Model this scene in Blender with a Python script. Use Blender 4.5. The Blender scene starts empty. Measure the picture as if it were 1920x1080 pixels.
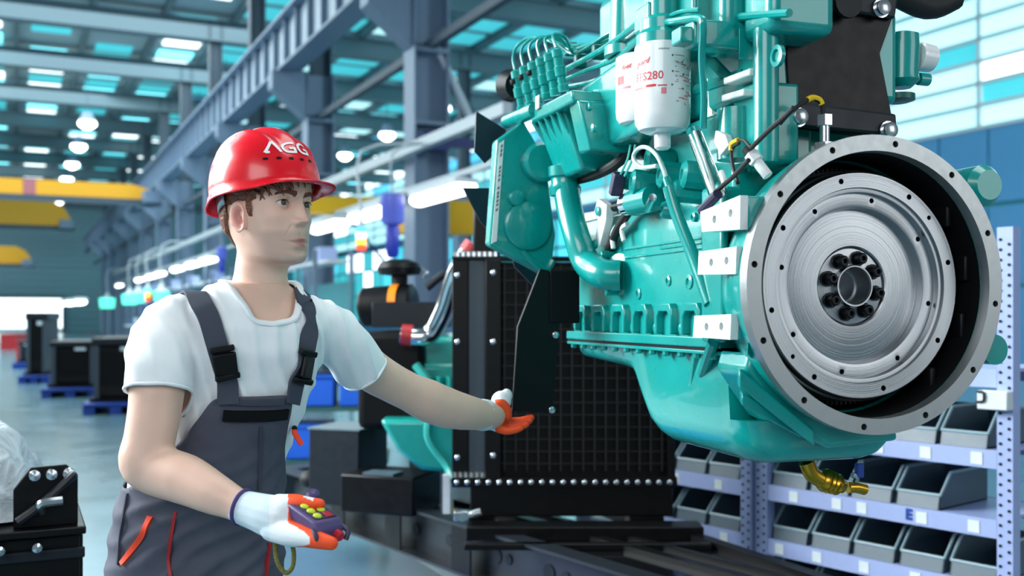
import bpy, bmesh, math, random
from mathutils import Vector, Matrix, noise
from mathutils.bvhtree import BVHTree

random.seed(7)
S = bpy.context.scene
COL = S.collection
PI = math.pi

# ------------------------------------------------------------------ camera
CAM_H = 1.36
FPX = 1930.0            # focal length in pixels of the 1920 px wide frame
HOR = 590.0             # image row of the horizon
cam_d = bpy.data.cameras.new('camera')
cam = bpy.data.objects.new('camera', cam_d)
COL.objects.link(cam)
cam.location = (0, 0, CAM_H)
cam.rotation_euler = (PI / 2, 0, 0)
cam_d.sensor_width = 36.0
cam_d.lens = 36.0 * FPX / 1920.0
cam_d.shift_y = (HOR - 540.0) / 1920.0
cam_d.clip_end = 400
cam_d.dof.use_dof = True
cam_d.dof.focus_distance = 2.12
cam_d.dof.aperture_fstop = 3.0
S.camera = cam

# ------------------------------------------------------------------ world, daylight, exposure
S.view_settings.view_transform = 'Standard'
S.view_settings.look = 'None'
S.view_settings.gamma = 1
S.view_settings.use_curve_mapping = False
S.view_settings.exposure = 0.0
W = bpy.data.worlds.new('world'); S.world = W
W.use_nodes = True
_bg = W.node_tree.nodes['Background']
_bg.inputs[0].default_value = (0.60, 0.80, 0.92, 1)
_bg.inputs[1].default_value = 0.21

def area(name, loc, aim, sx, sy, power, col):
    d = bpy.data.lights.new(name, 'AREA'); d.shape = 'RECTANGLE'
    d.size = sx; d.size_y = sy; d.energy = power; d.color = col
    o = bpy.data.objects.new(name, d); COL.objects.link(o)
    o.location = loc
    o.rotation_euler = (Vector(aim) - Vector(loc)).to_track_quat('-Z', 'Y').to_euler()
    return o
# daylight from the open side of the hall (left) and the roof lights; unseen fills added behind and at right
area('daylight_left', (-6.2, 3.6, 4.2), (0.1, 2.2, 1.3), 4.0, 3.0, 1100, (0.93, 0.98, 1.0))
area('fill_behind', (-2.5, -4.5, 4.5), (0.3, 2.2, 1.2), 4.5, 3.0, 240, (0.97, 0.98, 1.0))
area('fill_right', (7.0, -2.6, 3.4), (0.6, 1.9, 1.4), 4.0, 3.5, 130, (0.95, 0.98, 1.0))
area('daylight_roof', (1.5, 3.0, 8.5), (0.4, 2.8, 1.0), 5.0, 4.0, 300, (0.90, 0.98, 1.0))

def Hp0(p, q, z):
    a = math.radians(25.7); return Vector((p * math.cos(a) - q * math.sin(a), p * math.sin(a) + q * math.cos(a), z))
# fill panels added out of view at left and far end; roof lights, lit bay on the right
area('fill_hall_left', (-30, 26, 9.0), (-4, 22, 5), 30, 4, 3300, (0.85, 0.97, 1.0))
area('daylight_hall_roof', Vector((-14, 24, 10.1)), (-14, 24, 0), 14, 34, 6500, (0.85, 0.97, 1.0))
area('fill_hall_far', Hp0(-12, 62, 8.5), Hp0(-10, 88, 3), 16, 4, 2600, (0.85, 0.97, 1.0))
area('daylight_hall_right', (17, 10.5, 7.5), (14, 24, 3), 8, 4, 2600, (0.75, 0.95, 1.0))

# ------------------------------------------------------------------ helpers
def hexc(h):
    h = h.lstrip('#'); r = []
    for i in (0, 2, 4):
        c = int(h[i:i+2], 16) / 255.0
        r.append(c / 12.92 if c <= 0.04045 else ((c + 0.055) / 1.055) ** 2.4)
    return tuple(r)

def mat(name, col, rough=0.5, metal=0.0, coat=0.0, nscale=30.0, namt=0.06, bump=0.0, bscale=200.0,
        emit=0.0, trans=0.0, rvar=0.08, spec=0.5):
    m = bpy.data.materials.new(name); m.use_nodes = True
    nt = m.node_tree; b = nt.nodes['Principled BSDF']
    c = hexc(col) if isinstance(col, str) else col
    tc = nt.nodes.new('ShaderNodeTexCoord')
    nz = nt.nodes.new('ShaderNodeTexNoise'); nz.inputs['Scale'].default_value = nscale; nz.inputs['Detail'].default_value = 3
    nt.links.new(tc.outputs['Object'], nz.inputs['Vector'])
    mx = nt.nodes.new('ShaderNodeMix'); mx.data_type = 'RGBA'
    lo = tuple(max(0, x * (1 - namt * 2)) for x in c); hi = tuple(min(1, x * (1 + namt * 2) + namt * .02) for x in c)
    mx.inputs[6].default_value = (*lo, 1); mx.inputs[7].default_value = (*hi, 1)
    nt.links.new(nz.outputs['Fac'], mx.inputs[0])
    nt.links.new(mx.outputs[2], b.inputs['Base Color'])
    mr = nt.nodes.new('ShaderNodeMapRange')
    mr.inputs['To Min'].default_value = max(0.02, rough - rvar); mr.inputs['To Max'].default_value = min(1, rough + rvar)
    nt.links.new(nz.outputs['Fac'], mr.inputs['Value']); nt.links.new(mr.outputs[0], b.inputs['Roughness'])
    b.inputs['Metallic'].default_value = metal
    b.inputs['Specular IOR Level'].default_value = spec
    if coat:
        b.inputs['Coat Weight'].default_value = coat; b.inputs['Coat Roughness'].default_value = 0.06
    if bump:
        n2 = nt.nodes.new('ShaderNodeTexNoise'); n2.inputs['Scale'].default_value = bscale; n2.inputs['Detail'].default_value = 4
        nt.links.new(tc.outputs['Object'], n2.inputs['Vector'])
        bp = nt.nodes.new('ShaderNodeBump'); bp.inputs['Strength'].default_value = bump; bp.inputs['Distance'].default_value = 0.002
        nt.links.new(n2.outputs['Fac'], bp.inputs['Height']); nt.links.new(bp.outputs[0], b.inputs['Normal'])
    if emit:
        b.inputs['Emission Color'].default_value = (*c, 1); b.inputs['Emission Strength'].default_value = emit
    if trans:
        b.inputs['Transmission Weight'].default_value = trans; b.inputs['IOR'].default_value = 1.45
    return m

M = {}
def D(key, *a, **k): M[key] = mat(key, *a, **k)
D('teal', '#009791', rough=.28, coat=.5, nscale=12, namt=.05, bump=.12, bscale=90)
D('teal_far', '#0E9C92', rough=.35, coat=.4)
D('machined', '#A9AEAF', rough=.42, metal=1, nscale=60, namt=.04)
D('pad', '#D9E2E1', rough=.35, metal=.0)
D('chrome', '#D8DDE0', rough=.14, metal=1)
D('zinc', '#C9CFD3', rough=.25, metal=1)
D('black', '#040507', rough=.42, spec=.25)
D('black_matte', '#050608', rough=.6, spec=.2)
D('black_grey', '#181F26', rough=.45, spec=.3)
D('skid_black', '#1B2128', rough=.35)
D('grille_dark', '#0B0C0F', rough=.6)
D('charcoal', '#3C4852', rough=.5)
D('black_gloss', '#0A0C10', rough=.12, coat=.6)
D('steel_grey', '#8FA3AB', rough=.35, metal=.6)
D('bench_green', '#24504A', rough=.5)
D('black_metal', '#14171C', rough=.35, metal=.7)
D('teal_dark', '#075E58', rough=.4)
D('label_grey', '#B9B2B4', rough=.5, nscale=300, namt=.3)
D('clear_green', '#5FC9C0', rough=.2, coat=.5)
D('hose_white', '#BFD8D6', rough=.3, coat=.3)
D('blade', '#101A2C', rough=.45)
D('dark_metal', '#15171A', rough=.5, metal=.6)
D('rubber', '#101113', rough=.6)
D('filter_white', '#E9EEEE', rough=.25, coat=.4, namt=.02)
D('red_print', '#E0242A', rough=.5)
D('grey_print', '#6A7074', rough=.6)
D('red_mid', '#D8474E', rough=.5)
D('red_soft', '#E58489', rough=.5)
D('brass', '#B08A2C', rough=.28, metal=1)
D('yellow_paint', '#E8B400', rough=.45)
D('crane_yellow', '#E0A013', rough=.5)
D('wire_yellow', '#E9C21A', rough=.4)
D('clear_plastic', '#F2FCFC', rough=.04, trans=1.0, rvar=.02)
D('purple', '#4C3E6E', rough=.45)
D('purple_dark', '#2B2545', rough=.5)
D('key_yellow', '#C8D62B', rough=.4)
D('red_plastic', '#B01428', rough=.35)
D('orange_rubber', '#FF5012', rough=.55, bump=.25, bscale=500)
D('helmet_red', '#E00820', rough=.27, coat=.15, namt=.02)
D('white_print', '#F4F4F4', rough=.5)
D('shirt', '#ECF2F5', rough=.85, bump=.25, bscale=700, namt=.02)
D('slate', '#4A4D5C', rough=.8, bump=.3, bscale=600, namt=.10)
D('slate_strap', '#3B4150', rough=.8, bump=.3, bscale=600)
D('orange_trim', '#F0451E', rough=.6)
D('red_trim', '#A3161C', rough=.6)
D('knit', '#E4ECF0', rough=.9, bump=.5, bscale=900, namt=.02)
D('knit_cuff', '#D5E6EE', rough=.9, bump=.5, bscale=700, namt=.03)
D('purple_trim', '#43376B', rough=.8)
D('hair_dark', '#1C100A', rough=.6)
D('hair', '#6A3A1E', rough=.5, nscale=160, namt=.3, bump=.7, bscale=260)
D('eye_white', '#D8D6D2', rough=.15)
D('eye_iris', '#4A3C30', rough=.15)
D('eye_pupil', '#050505', rough=.1)
D('lanyard', '#6E6A2A', rough=.7, nscale=220, namt=.45)
D('boot', '#1B1A1A', rough=.6)
D('roof_steel', '#A4BAC0', rough=.6)
D('roof_dark', '#5F757E', rough=.7)
D('column_blue', '#6A8098', rough=.5, namt=.08)
D('column_dark', '#3C4E5C', rough=.6)
D('girder', '#B4C2CE', rough=.5, namt=.08)
D('rail_rust', '#8A7A68', rough=.5)
D('conduit', '#A9B6BE', rough=.4)
D('wall_blue', '#4E9ACB', rough=.5, namt=.05)
D('wall_teal', '#2E8C96', rough=.6, namt=.1)
D('shutter', '#6E97A3', rough=.5)
D('shelf_blue', '#A3B4E2', rough=.4, namt=.03)
D('bin_grey', '#4F6470', rough=.4, namt=.06)
D('bin_rim', '#8FAAB4', rough=.35)
D('label_white', '#DCE8EC', rough=.5)
D('pallet_blue', '#0F3F9A', rough=.5)
D('blue_plastic', '#0C58C8', rough=.45)
D('navy', '#14265E', rough=.45)
D('blue_tool', '#2336B0', rough=.35)
D('blue_tool_light', '#6270D8', rough=.35)
D('amber', '#F08A12', rough=.4)
D('hose_red', '#B02A30', rough=.4)
D('lamp_white', (1.0, 1.0, 0.98), emit=7.0)
D('lamp_warm', (1.0, 0.98, 0.88), emit=7.0)
D('tube_white', (1.0, 1.0, 1.0), emit=5.0)
D('sky_white', (0.86, 0.97, 1.0), emit=2.6)
D('sky_cyan', (0.22, 0.88, 1.0), emit=2.0)
D('sky_soft', (0.50, 0.88, 0.92), emit=1.1)
D('sky_teal', (0.06, 0.52, 0.58), emit=.9)
D('sky_blue', (0.10, 0.55, 0.95), emit=1.2)
D('screen_cyan', (0.10, 0.75, 0.95), emit=.9)
D('signal_green', (0.10, 0.9, 0.62), emit=1.6)
D('signal_red', (1.0, 0.10, 0.03), emit=1.2)
D('signal_yellow', (1.0, 0.62, 0.05), emit=1.6)
D('mark_red', '#A8646A', rough=.6)
D('paint_white', '#D6DEE2', rough=.5)

def floor_mat():
    m = mat('floor_epoxy', '#5F7F8C', rough=.22, nscale=1.5, namt=.08, rvar=.1)
    return m
M['floor'] = floor_mat()

def wrap_mat():
    m = bpy.data.materials.new('plastic_wrap'); m.use_nodes = True
    nt = m.node_tree; b = nt.nodes['Principled BSDF']
    b.inputs['Base Color'].default_value = (.80, .90, .95, 1)
    tc = nt.nodes.new('ShaderNodeTexCoord')
    wv = nt.nodes.new('ShaderNodeTexNoise'); wv.inputs['Scale'].default_value = 9; wv.inputs['Detail'].default_value = 6; wv.inputs['Distortion'].default_value = 2.2
    nt.links.new(tc.outputs['Object'], wv.inputs['Vector'])
    r = nt.nodes.new('ShaderNodeMapRange'); r.inputs['From Min'].default_value = .35; r.inputs['From Max'].default_value = .65
    r.inputs['To Min'].default_value = .55; r.inputs['To Max'].default_value = 1.0
    nt.links.new(wv.outputs['Fac'], r.inputs['Value']); nt.links.new(r.outputs[0], b.inputs['Alpha'])
    b.inputs['Roughness'].default_value = .18
    bp = nt.nodes.new('ShaderNodeBump'); bp.inputs['Strength'].default_value = .8; bp.inputs['Distance'].default_value = .02
    nt.links.new(wv.outputs['Fac'], bp.inputs['Height']); nt.links.new(bp.outputs[0], b.inputs['Normal'])
    return m
M['wrap'] = wrap_mat()

def skin_mat():
    m = bpy.data.materials.new('skin'); m.use_nodes = True
    nt = m.node_tree; b = nt.nodes['Principled BSDF']
    at = nt.nodes.new('ShaderNodeAttribute'); at.attribute_name = 'tint'
    tc = nt.nodes.new('ShaderNodeTexCoord')
    nz = nt.nodes.new('ShaderNodeTexNoise'); nz.inputs['Scale'].default_value = 35; nz.inputs['Detail'].default_value = 5
    nt.links.new(tc.outputs['Object'], nz.inputs['Vector'])
    mx = nt.nodes.new('ShaderNodeMix'); mx.data_type = 'RGBA'; mx.blend_type = 'MULTIPLY'; mx.inputs[0].default_value = 1
    ra = nt.nodes.new('ShaderNodeMix'); ra.data_type = 'RGBA'
    ra.inputs[6].default_value = (.90, .88, .86, 1); ra.inputs[7].default_value = (1, 1, 1, 1)
    nt.links.new(nz.outputs['Fac'], ra.inputs[0])
    nt.links.new(at.outputs['Color'], mx.inputs[6]); nt.links.new(ra.outputs[2], mx.inputs[7])
    nt.links.new(mx.outputs[2], b.inputs['Base Color'])
    b.inputs['Roughness'].default_value = .48
    b.inputs['Subsurface Weight'].default_value = .12
    b.inputs['Subsurface Radius'].default_value = (.010, .004, .002)
    b.inputs['Subsurface Scale'].default_value = 1.0
    bp = nt.nodes.new('ShaderNodeBump'); bp.inputs['Strength'].default_value = .08; bp.inputs['Distance'].default_value = .001
    n2 = nt.nodes.new('ShaderNodeTexNoise'); n2.inputs['Scale'].default_value = 500
    nt.links.new(tc.outputs['Object'], n2.inputs['Vector']); nt.links.new(n2.outputs['Fac'], bp.inputs['Height'])
    nt.links.new(bp.outputs[0], b.inputs['Normal'])
    return m
M['skin'] = skin_mat()

def P(u, v, Y):
    """world point seen at pixel (u, v) at distance Y in front of the lens"""
    return Vector(((u - 960) / FPX * Y, Y, CAM_H + (HOR - v) / FPX * Y))

def frame_from(z, hint=Vector((0, 0, 1))):
    z = Vector(z).normalized(); h = Vector(hint)
    if abs(z.dot(h.normalized())) > .98: h = Vector((1, 0, 0))
    x = h.cross(z).normalized(); y = z.cross(x)
    return x, y, z

def smooth_path(pts, sub=6):
    pts = [Vector(p) for p in pts]
    if len(pts) < 3: return pts
    out = []
    for i in range(len(pts) - 1):
        p0 = pts[max(i - 1, 0)]; p1 = pts[i]; p2 = pts[i + 1]; p3 = pts[min(i + 2, len(pts) - 1)]
        for k in range(sub):
            t = k / sub
            out.append(.5 * ((2 * p1) + (p2 - p0) * t + (2 * p0 - 5 * p1 + 4 * p2 - p3) * t * t + (3 * p1 - p0 - 3 * p2 + p3) * t ** 3))
    out.append(pts[-1])
    return out

class MB:
    """collects geometry; build() links it as one mesh object"""
    def __init__(s, off=(0, 0, 0)):
        s.v = []; s.f = []; s.mi = []; s.off = Vector(off)
    def add(s, vs, fs, mi=0):
        n = len(s.v)
        s.v += [Vector(p) + s.off for p in vs]
        for f in fs: s.f.append([i + n for i in f]); s.mi.append(mi)
        return s
    def box(s, c, size, R=None, mi=0):
        c = Vector(c); hx, hy, hz = [x / 2 for x in size]
        vs = []
        for x in (-hx, hx):
            for y in (-hy, hy):
                for z in (-hz, hz):
                    p = Vector((x, y, z))
                    if R is not None: p = R @ p
                    vs.append(c + p)
        return s.add(vs, [(0,1,3,2),(4,6,7,5),(0,4,5,1),(2,3,7,6),(0,2,6,4),(1,5,7,3)], mi)
    def bb(s, x0, x1, y0, y1, z0, z1, mi=0):
        return s.box(((x0+x1)/2, (y0+y1)/2, (z0+z1)/2), (abs(x1-x0), abs(y1-y0), abs(z1-z0)), None, mi)
    def prism(s, outline, fn, w0, w1, mi=0):
        n = len(outline)
        vs = [fn(a, b, w0) for a, b in outline] + [fn(a, b, w1) for a, b in outline]
        fs = [list(range(n)), list(range(2 * n - 1, n - 1, -1))]
        for i in range(n):
            j = (i + 1) % n; fs.append((i, i + n, j + n, j))
        return s.add(vs, fs, mi)
    def tube(s, pts, r, n=10, sub=6, mi=0, cap=True, flat=None):
        ps = smooth_path(pts, sub)
        m = len(ps); rr = r if isinstance(r, (list, tuple)) else None
        vs = []; fs = []
        up = None
        for i, p in enumerate(ps):
            t = (ps[min(i + 1, m - 1)] - ps[max(i - 1, 0)])
            if t.length < 1e-9: t = Vector((0, 0, 1))
            t.normalize()
            if up is None:
                x, y, _ = frame_from(t)
            else:
                x = up - t * up.dot(t)
                x = x.normalized() if x.length > 1e-6 else frame_from(t)[0]
                y = t.cross(x)
            up = x
            if rr:
                k = i / max(1, m - 1) * (len(rr) - 1); a = int(min(k, len(rr) - 2)) if len(rr) > 1 else 0
                ri = rr[a] + (rr[min(a + 1, len(rr) - 1)] - rr[a]) * (k - a)
            else: ri = r
            fl = flat or 1.0
            for j in range(n):
                an = 2 * PI * j / n
                vs.append(p + x * math.cos(an) * ri + y * math.sin(an) * ri * fl)
        for i in range(m - 1):
            for j in range(n):
                k = (j + 1) % n
                fs.append((i*n+j, i*n+k, (i+1)*n+k, (i+1)*n+j))
        if cap:
            fs.append(list(range(n - 1, -1, -1))); fs.append([(m-1)*n + j for j in range(n)])
        return s.add(vs, fs, mi)
    def lathe(s, prof, o, axis, n=24, mi=0, closed=False, hint=Vector((0, 0, 1)), cap0=True):
        """prof: (distance along axis, radius)"""
        o = Vector(o); x, y, z = frame_from(axis, hint)
        vs = []; fs = []; m = len(prof)
        for d, r in prof:
            for j in range(n):
                an = 2 * PI * j / n
                vs.append(o + z * d + (x * math.cos(an) + y * math.sin(an)) * max(r, 1e-5))
        for i in range(m if closed else m - 1):
            k2 = (i + 1) % m
            for j in range(n):
                k = (j + 1) % n
                fs.append((i*n+j, i*n+k, k2*n+k, k2*n+j))
        if not closed:
            if cap0 and prof[0][1] > 1e-4: fs.append(list(range(n - 1, -1, -1)))
            if prof[-1][1] > 1e-4: fs.append([(m-1)*n + j for j in range(n)])
        return s.add(vs, fs, mi)
    def cyl(s, a, b, r, n=16, mi=0, r2=None):
        a = Vector(a); b = Vector(b)
        return s.lathe([(0, r), ((b - a).length, r if r2 is None else r2)], a, b - a, n, mi)
    def ball(s, c, r, n=16, m=10, mi=0, R=None):
        c = Vector(c); r = r if isinstance(r, (tuple, list)) else (r, r, r)
        vs = []; fs = []
        for i in range(m + 1):
            th = PI * i / m
            for j in range(n):
                an = 2 * PI * j / n
                p = Vector((r[0]*math.sin(th)*math.cos(an), r[1]*math.sin(th)*math.sin(an), r[2]*math.cos(th)))
                if R is not None: p = R @ p
                vs.append(c + p)
        for i in range(m):
            for j in range(n):
                k = (j + 1) % n
                fs.append((i*n+j, (i+1)*n+j, (i+1)*n+k, i*n+k))
        return s.add(vs, fs, mi)
    def loft(s, rings, mi=0, cap=True):
        n = len(rings[0]); vs = [p for r in rings for p in r]; fs = []
        for i in range(len(rings) - 1):
            for j in range(n):
                k = (j + 1) % n
                fs.append((i*n+j, i*n+k, (i+1)*n+k, (i+1)*n+j))
        if cap:
            fs.append(list(range(n - 1, -1, -1))); fs.append([(len(rings)-1)*n + j for j in range(n)])
        return s.add(vs, fs, mi)
    def mesh(s, name, clean=True):
        me = bpy.data.meshes.new(name)
        me.from_pydata([tuple(p) for p in s.v], [], s.f)
        me.polygons.foreach_set('material_index', s.mi)
        if clean:
            bm = bmesh.new(); bm.from_mesh(me)
            bmesh.ops.remove_doubles(bm, verts=bm.verts, dist=1e-6)
            bmesh.ops.recalc_face_normals(bm, faces=bm.faces)
            bm.to_mesh(me); bm.free()
        return me
    def build(s, name, mats, parent=None, bevel=0, smooth=True, seg=2, label=None, loc=None, rz=0, kind=None, ang=.6):
        me = s.mesh(name)
        return link(name, me, mats, parent, bevel, smooth, seg, label, loc, rz, kind, ang)

def link(name, me, mats, parent=None, bevel=0, smooth=True, seg=2, label=None, loc=None, rz=0, kind=None, ang=.6):
    if not isinstance(mats, (list, tuple)): mats = [mats]
    for m in mats: me.materials.append(M[m] if isinstance(m, str) else m)
    if smooth:
        me.polygons.foreach_set('use_smooth', [True] * len(me.polygons))
        try: me.set_sharp_from_angle(angle=ang)
        except Exception: pass
    o = bpy.data.objects.new(name, me); COL.objects.link(o)
    if parent is not None: o.parent = parent
    if loc is not None: o.location = loc
    if rz: o.rotation_euler = (0, 0, rz)
    if bevel:
        b = o.modifiers.new('bevel', 'BEVEL'); b.width = bevel; b.segments = seg; b.limit_method = 'ANGLE'; b.angle_limit = .6
    if label: o['label'] = label
    if kind: o['kind'] = kind
    return o

def tag(o, label, cat, group=None, kind=None):
    o['label'] = label; o['category'] = cat
    if group: o['group'] = group
    if kind: o['kind'] = kind
    return o

def thing(name, label, cat, loc=(0, 0, 0), rz=0, group=None):
    o = bpy.data.objects.new(name, None); COL.objects.link(o)
    o.empty_display_size = .1
    o.location = loc; o.rotation_euler = (0, 0, rz)
    return tag(o, label, cat, group)

def dup(root, loc=None, rz=None, label=None, group=None):
    r = root.copy(); COL.objects.link(r)
    if loc is not None: r.location = loc
    if rz is not None: r.rotation_euler = (0, 0, rz)
    if label: r['label'] = label
    if group: r['group'] = group
    for ch in list(root.children):
        c = ch.copy(); COL.objects.link(c); c.parent = r
        for g in list(ch.children):
            d = g.copy(); COL.objects.link(d); d.parent = c
    return r

def copy_part(o, parent, loc=None, rz=None):
    c = o.copy(); COL.objects.link(c); c.parent = parent
    if loc is not None: c.location = loc
    if rz is not None: c.rotation_euler = (0, 0, rz)
    return c

def evaluated(o):
    dg = bpy.context.evaluated_depsgraph_get(); dg.update()
    return bpy.data.meshes.new_from_object(o.evaluated_get(dg), depsgraph=dg)

def with_mods(me, fn):
    """mesh after the modifiers that fn adds to a temporary object"""
    t = bpy.data.objects.new('temporary', me); COL.objects.link(t)
    fn(t)
    r = evaluated(t)
    bpy.data.objects.remove(t)
    return r

def remesh(me, vox, smooth_it=4, fac=.5):
    def f(t):
        m = t.modifiers.new('r', 'REMESH'); m.mode = 'VOXEL'; m.voxel_size = vox
        s_ = t.modifiers.new('s', 'SMOOTH'); s_.factor = fac; s_.iterations = smooth_it
    return with_mods(me, f)

def carve(me, cutter):
    """boolean difference of a mesh and an MB"""
    cm = cutter.mesh('cutter'); c = bpy.data.objects.new('cutter', cm); COL.objects.link(c)
    def f(t):
        b = t.modifiers.new('b', 'BOOLEAN'); b.operation = 'DIFFERENCE'; b.object = c; b.solver = 'EXACT'
    r = with_mods(me, f)
    bpy.data.objects.remove(c)
    return r

def text_shape(txt, size, shear=0, bold=0.0, spacing=1.0):
    """flat verts, faces of a text string in the xy plane, centred"""
    cu = bpy.data.curves.new('t', 'FONT'); cu.body = txt; cu.size = size; cu.shear = shear; cu.offset = bold
    cu.space_character = spacing; cu.resolution_u = 2
    cu.align_x = 'CENTER'; cu.align_y = 'CENTER'
    o = bpy.data.objects.new('t', cu); COL.objects.link(o)
    me = evaluated(o)
    bpy.data.objects.remove(o)
    vs = [v.co.copy() for v in me.vertices]; fs = [list(p.vertices) for p in me.polygons]
    bpy.data.meshes.remove(me)
    return vs, fs

# ================================================================== THE HALL
HR = math.radians(25.7)
def Hp(p, q, z=0): return Vector((p * math.cos(HR) - q * math.sin(HR), p * math.sin(HR) + q * math.cos(HR), z))
ROOF = 10.5

def setting(name, mb, m, **k):
    o = mb.build(name, m, rz=HR, smooth=False, **k); o['kind'] = 'structure'
    return o

b = MB(); b.bb(-34, 22, -6, 90, -.2, 0)
floor = setting('floor', b, 'floor')
# painted lane marks on the floor
for (p0, p1, q0, q1) in ((2.0, 2.12, 3, 80), (4.35, 4.55, 3, 80)):
    b = MB(); b.bb(p0, p1, q0, q1, 0, .002); b.build('lane_mark', 'label_white' if p0 < 3 else 'mark_red', floor, smooth=False)
b = MB(); b.bb(2.6, 4.3, 15.2, 16.4, 0, .002); b.build('floor_patch', 'mark_red', floor, smooth=False, label='dull red painted patch of floor')
b = MB(); b.bb(.6, 2.0, 24, 26, 0, .002); b.build('floor_patch', 'mark_red', floor, smooth=False, label='dull red painted patch of floor')

# roof: deck, purlins along the hall, rafters across it, roof lights between the purlins
b = MB(); b.bb(-34, 22, 6, 90, ROOF, ROOF + .15)
ceiling = setting('ceiling', b, 'roof_steel')
pm = MB(); pm.bb(-.07, .07, 6, 90, -.28, 0)
po = None
for i in range(28):
    p = -32 + 2 * i
    if po is None:
        po = pm.build('purlin', 'roof_dark', ceiling, smooth=False, loc=(p, 0, ROOF))
    else:
        copy_part(po, ceiling, (p, 0, ROOF))
rm = MB(); rm.bb(-34, 22, -.12, .12, -.85, -.25); rm.bb(-34, 22, -.25, .25, -.28, -.24); rm.bb(-34, 22, -.25, .25, -.87, -.83)
ro = None
for i in range(13):
    q = 14.1 + 6 * i
    if ro is None: ro = rm.build('rafter', 'roof_dark', ceiling, smooth=False, loc=(0, q, ROOF))
    else: copy_part(ro, ceiling, (0, q, ROOF))
sk = {}
def skylight(p, q, w, l, key):
    k = (w, l, key)
    if k not in sk:
        t = MB(); t.bb(-w/2, w/2, -l/2, l/2, -.06, .0)
        sk[k] = t.build('skylight_panel', key, ceiling, smooth=False, loc=(p, q, ROOF))
    else: copy_part(sk[k], ceiling, (p, q, ROOF))
rnd = random.Random(3)
for i in range(11):
    q = 17.1 + 6 * i
    for j in range(27):
        p = -31 + 2 * j
        if p < 6:
            if q < 22 and p < -6: continue
            # strips of translucent sheet in the left bay: white far left, grey and cyan towards the runway
            for dq in (-1.9, .6, 2.6):
                r = rnd.random()
                if p < -8: key = 'sky_white' if r < .60 else 'sky_teal'
                elif p < -3: key = 'sky_teal' if r < .45 else ('sky_white' if r < .72 else None)
                else: key = 'sky_cyan' if r < .40 else ('sky_teal' if r < .7 else ('sky_white' if r < .85 else None))
                if key and (dq == .6 or q > 30): skylight(p, q + dq, 1.15, 1.0 if dq != .6 else 1.3, key)
        else:
            r = rnd.random()
            key = 'sky_white' if r < .38 else ('sky_blue' if r < .55 else 'sky_cyan')
            skylight(p, q - 1.6, 1.4, 1.1, key)
            skylight(p, q + .4, 1.6, 1.3, 'sky_teal'); skylight(p, q + 2.2, 1.6, 1.2, 'sky_soft' if r > .6 else 'sky_teal')

# right wall: sheet cladding below, glazing bands above
b = MB(); b.bb(21.6, 21.8, 6, 90, 0, 6.0)
wall_right = setting('wall_right', b, 'wall_teal')
pn = None
pm = MB(); pm.bb(-.03, .05, -.72, .72, 0, 1.9)
for i in range(44):
    q = 8 + 1.5 * i
    for z in (.1, 2.1, 4.1):
        if pn is None: pn = pm.build('cladding_panel', 'wall_blue', wall_right, smooth=False, bevel=.01, loc=(21.57, q, z))
        else: copy_part(pn, wall_right, (21.57, q, z))
b = MB()
for k in range(9): b.bb(21.5, 21.8, 6, 90, 6.0 + .55 * k - .05, 6.0 + .55 * k + .05)
for q in range(6, 91, 6): b.bb(21.5, 21.8, q - .06, q + .06, 6, 10.45)
window_1 = setting('window_1', b, 'paint_white')
pans = {}
for i in range(28):
    for k in range(8):
        r = rnd.random(); key = ('sky_soft', 'sky_teal', 'sky_white', 'sky_teal', 'sky_soft', 'sky_teal', 'sky_blue', 'sky_white')[k]
        if r < .25: key = 'sky_soft'
        if key not in pans:
            t = MB(); t.bb(-.02, .02, -1.47, 1.47, .05, .5)
            pans[key] = t.build('pane', key, window_1, smooth=False, loc=(21.62, 7.5 + 3 * i, 6.0 + .55 * k))
        else: copy_part(pans[key], window_1, (21.62, 7.5 + 3 * i, 6.0 + .55 * k))
# lower windows in the far half of the right wall
b = MB()
for z in (.9, 2.6, 4.3, 5.6): b.bb(21.42, 21.52, 36, 88, z - .05, z + .05)
for i in range(27): b.bb(21.42, 21.52, 36 + 2 * i - .05, 36 + 2 * i + .05, .9, 5.6)
window_2 = setting('window_2', b, 'column_dark')
pans = {}
for i in range(26):
    for k, (z, hh) in enumerate(((.95, 1.6), (2.65, 1.6), (4.35, 1.2))):
        r = rnd.random(); key = 'sky_white' if r < .18 else ('screen_cyan' if r < .62 else 'sky_teal')
        kk = (key, k)
        if kk not in pans:
            t = MB(); t.bb(-.02, .02, -.93, .93, 0, hh)
            pans[kk] = t.build('pane', key, window_2, smooth=False, loc=(21.46, 37 + 2 * i, z))
        else: copy_part(pans[kk], window_2, (21.46, 37 + 2 * i, z))

# far wall of ribbed shutters with a bright open door at the left
b = MB(); b.bb(-34, 22, 88, 88.3, 0, ROOF)
wall_back = setting('wall_back', b, 'shutter')
sl = None
for i in range(20):
    z = .25 + .5 * i
    if sl is None:
        t = MB(); t.bb(-34, 6, 87.85, 88, -.2, .2); sl = t.build('shutter_slat', 'shutter', wall_back, smooth=False, loc=(0, 0, z))
    else: copy_part(sl, wall_back, (0, 0, z))
t = MB(); t.bb(-6, 3.2, 87.6, 87.9, .3, 2.6); d1 = setting('door_1', t, 'sky_white')
t = MB(); t.bb(-6.2, -6.0, 87.5, 87.9, 0, 2.8); t.bb(3.2, 3.4, 87.5, 87.9, 0, 2.8); t.bb(-6.2, 3.4, 87.5, 87.9, 2.6, 2.8)
t.build('door_frame', 'column_dark', d1, smooth=False)

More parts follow.
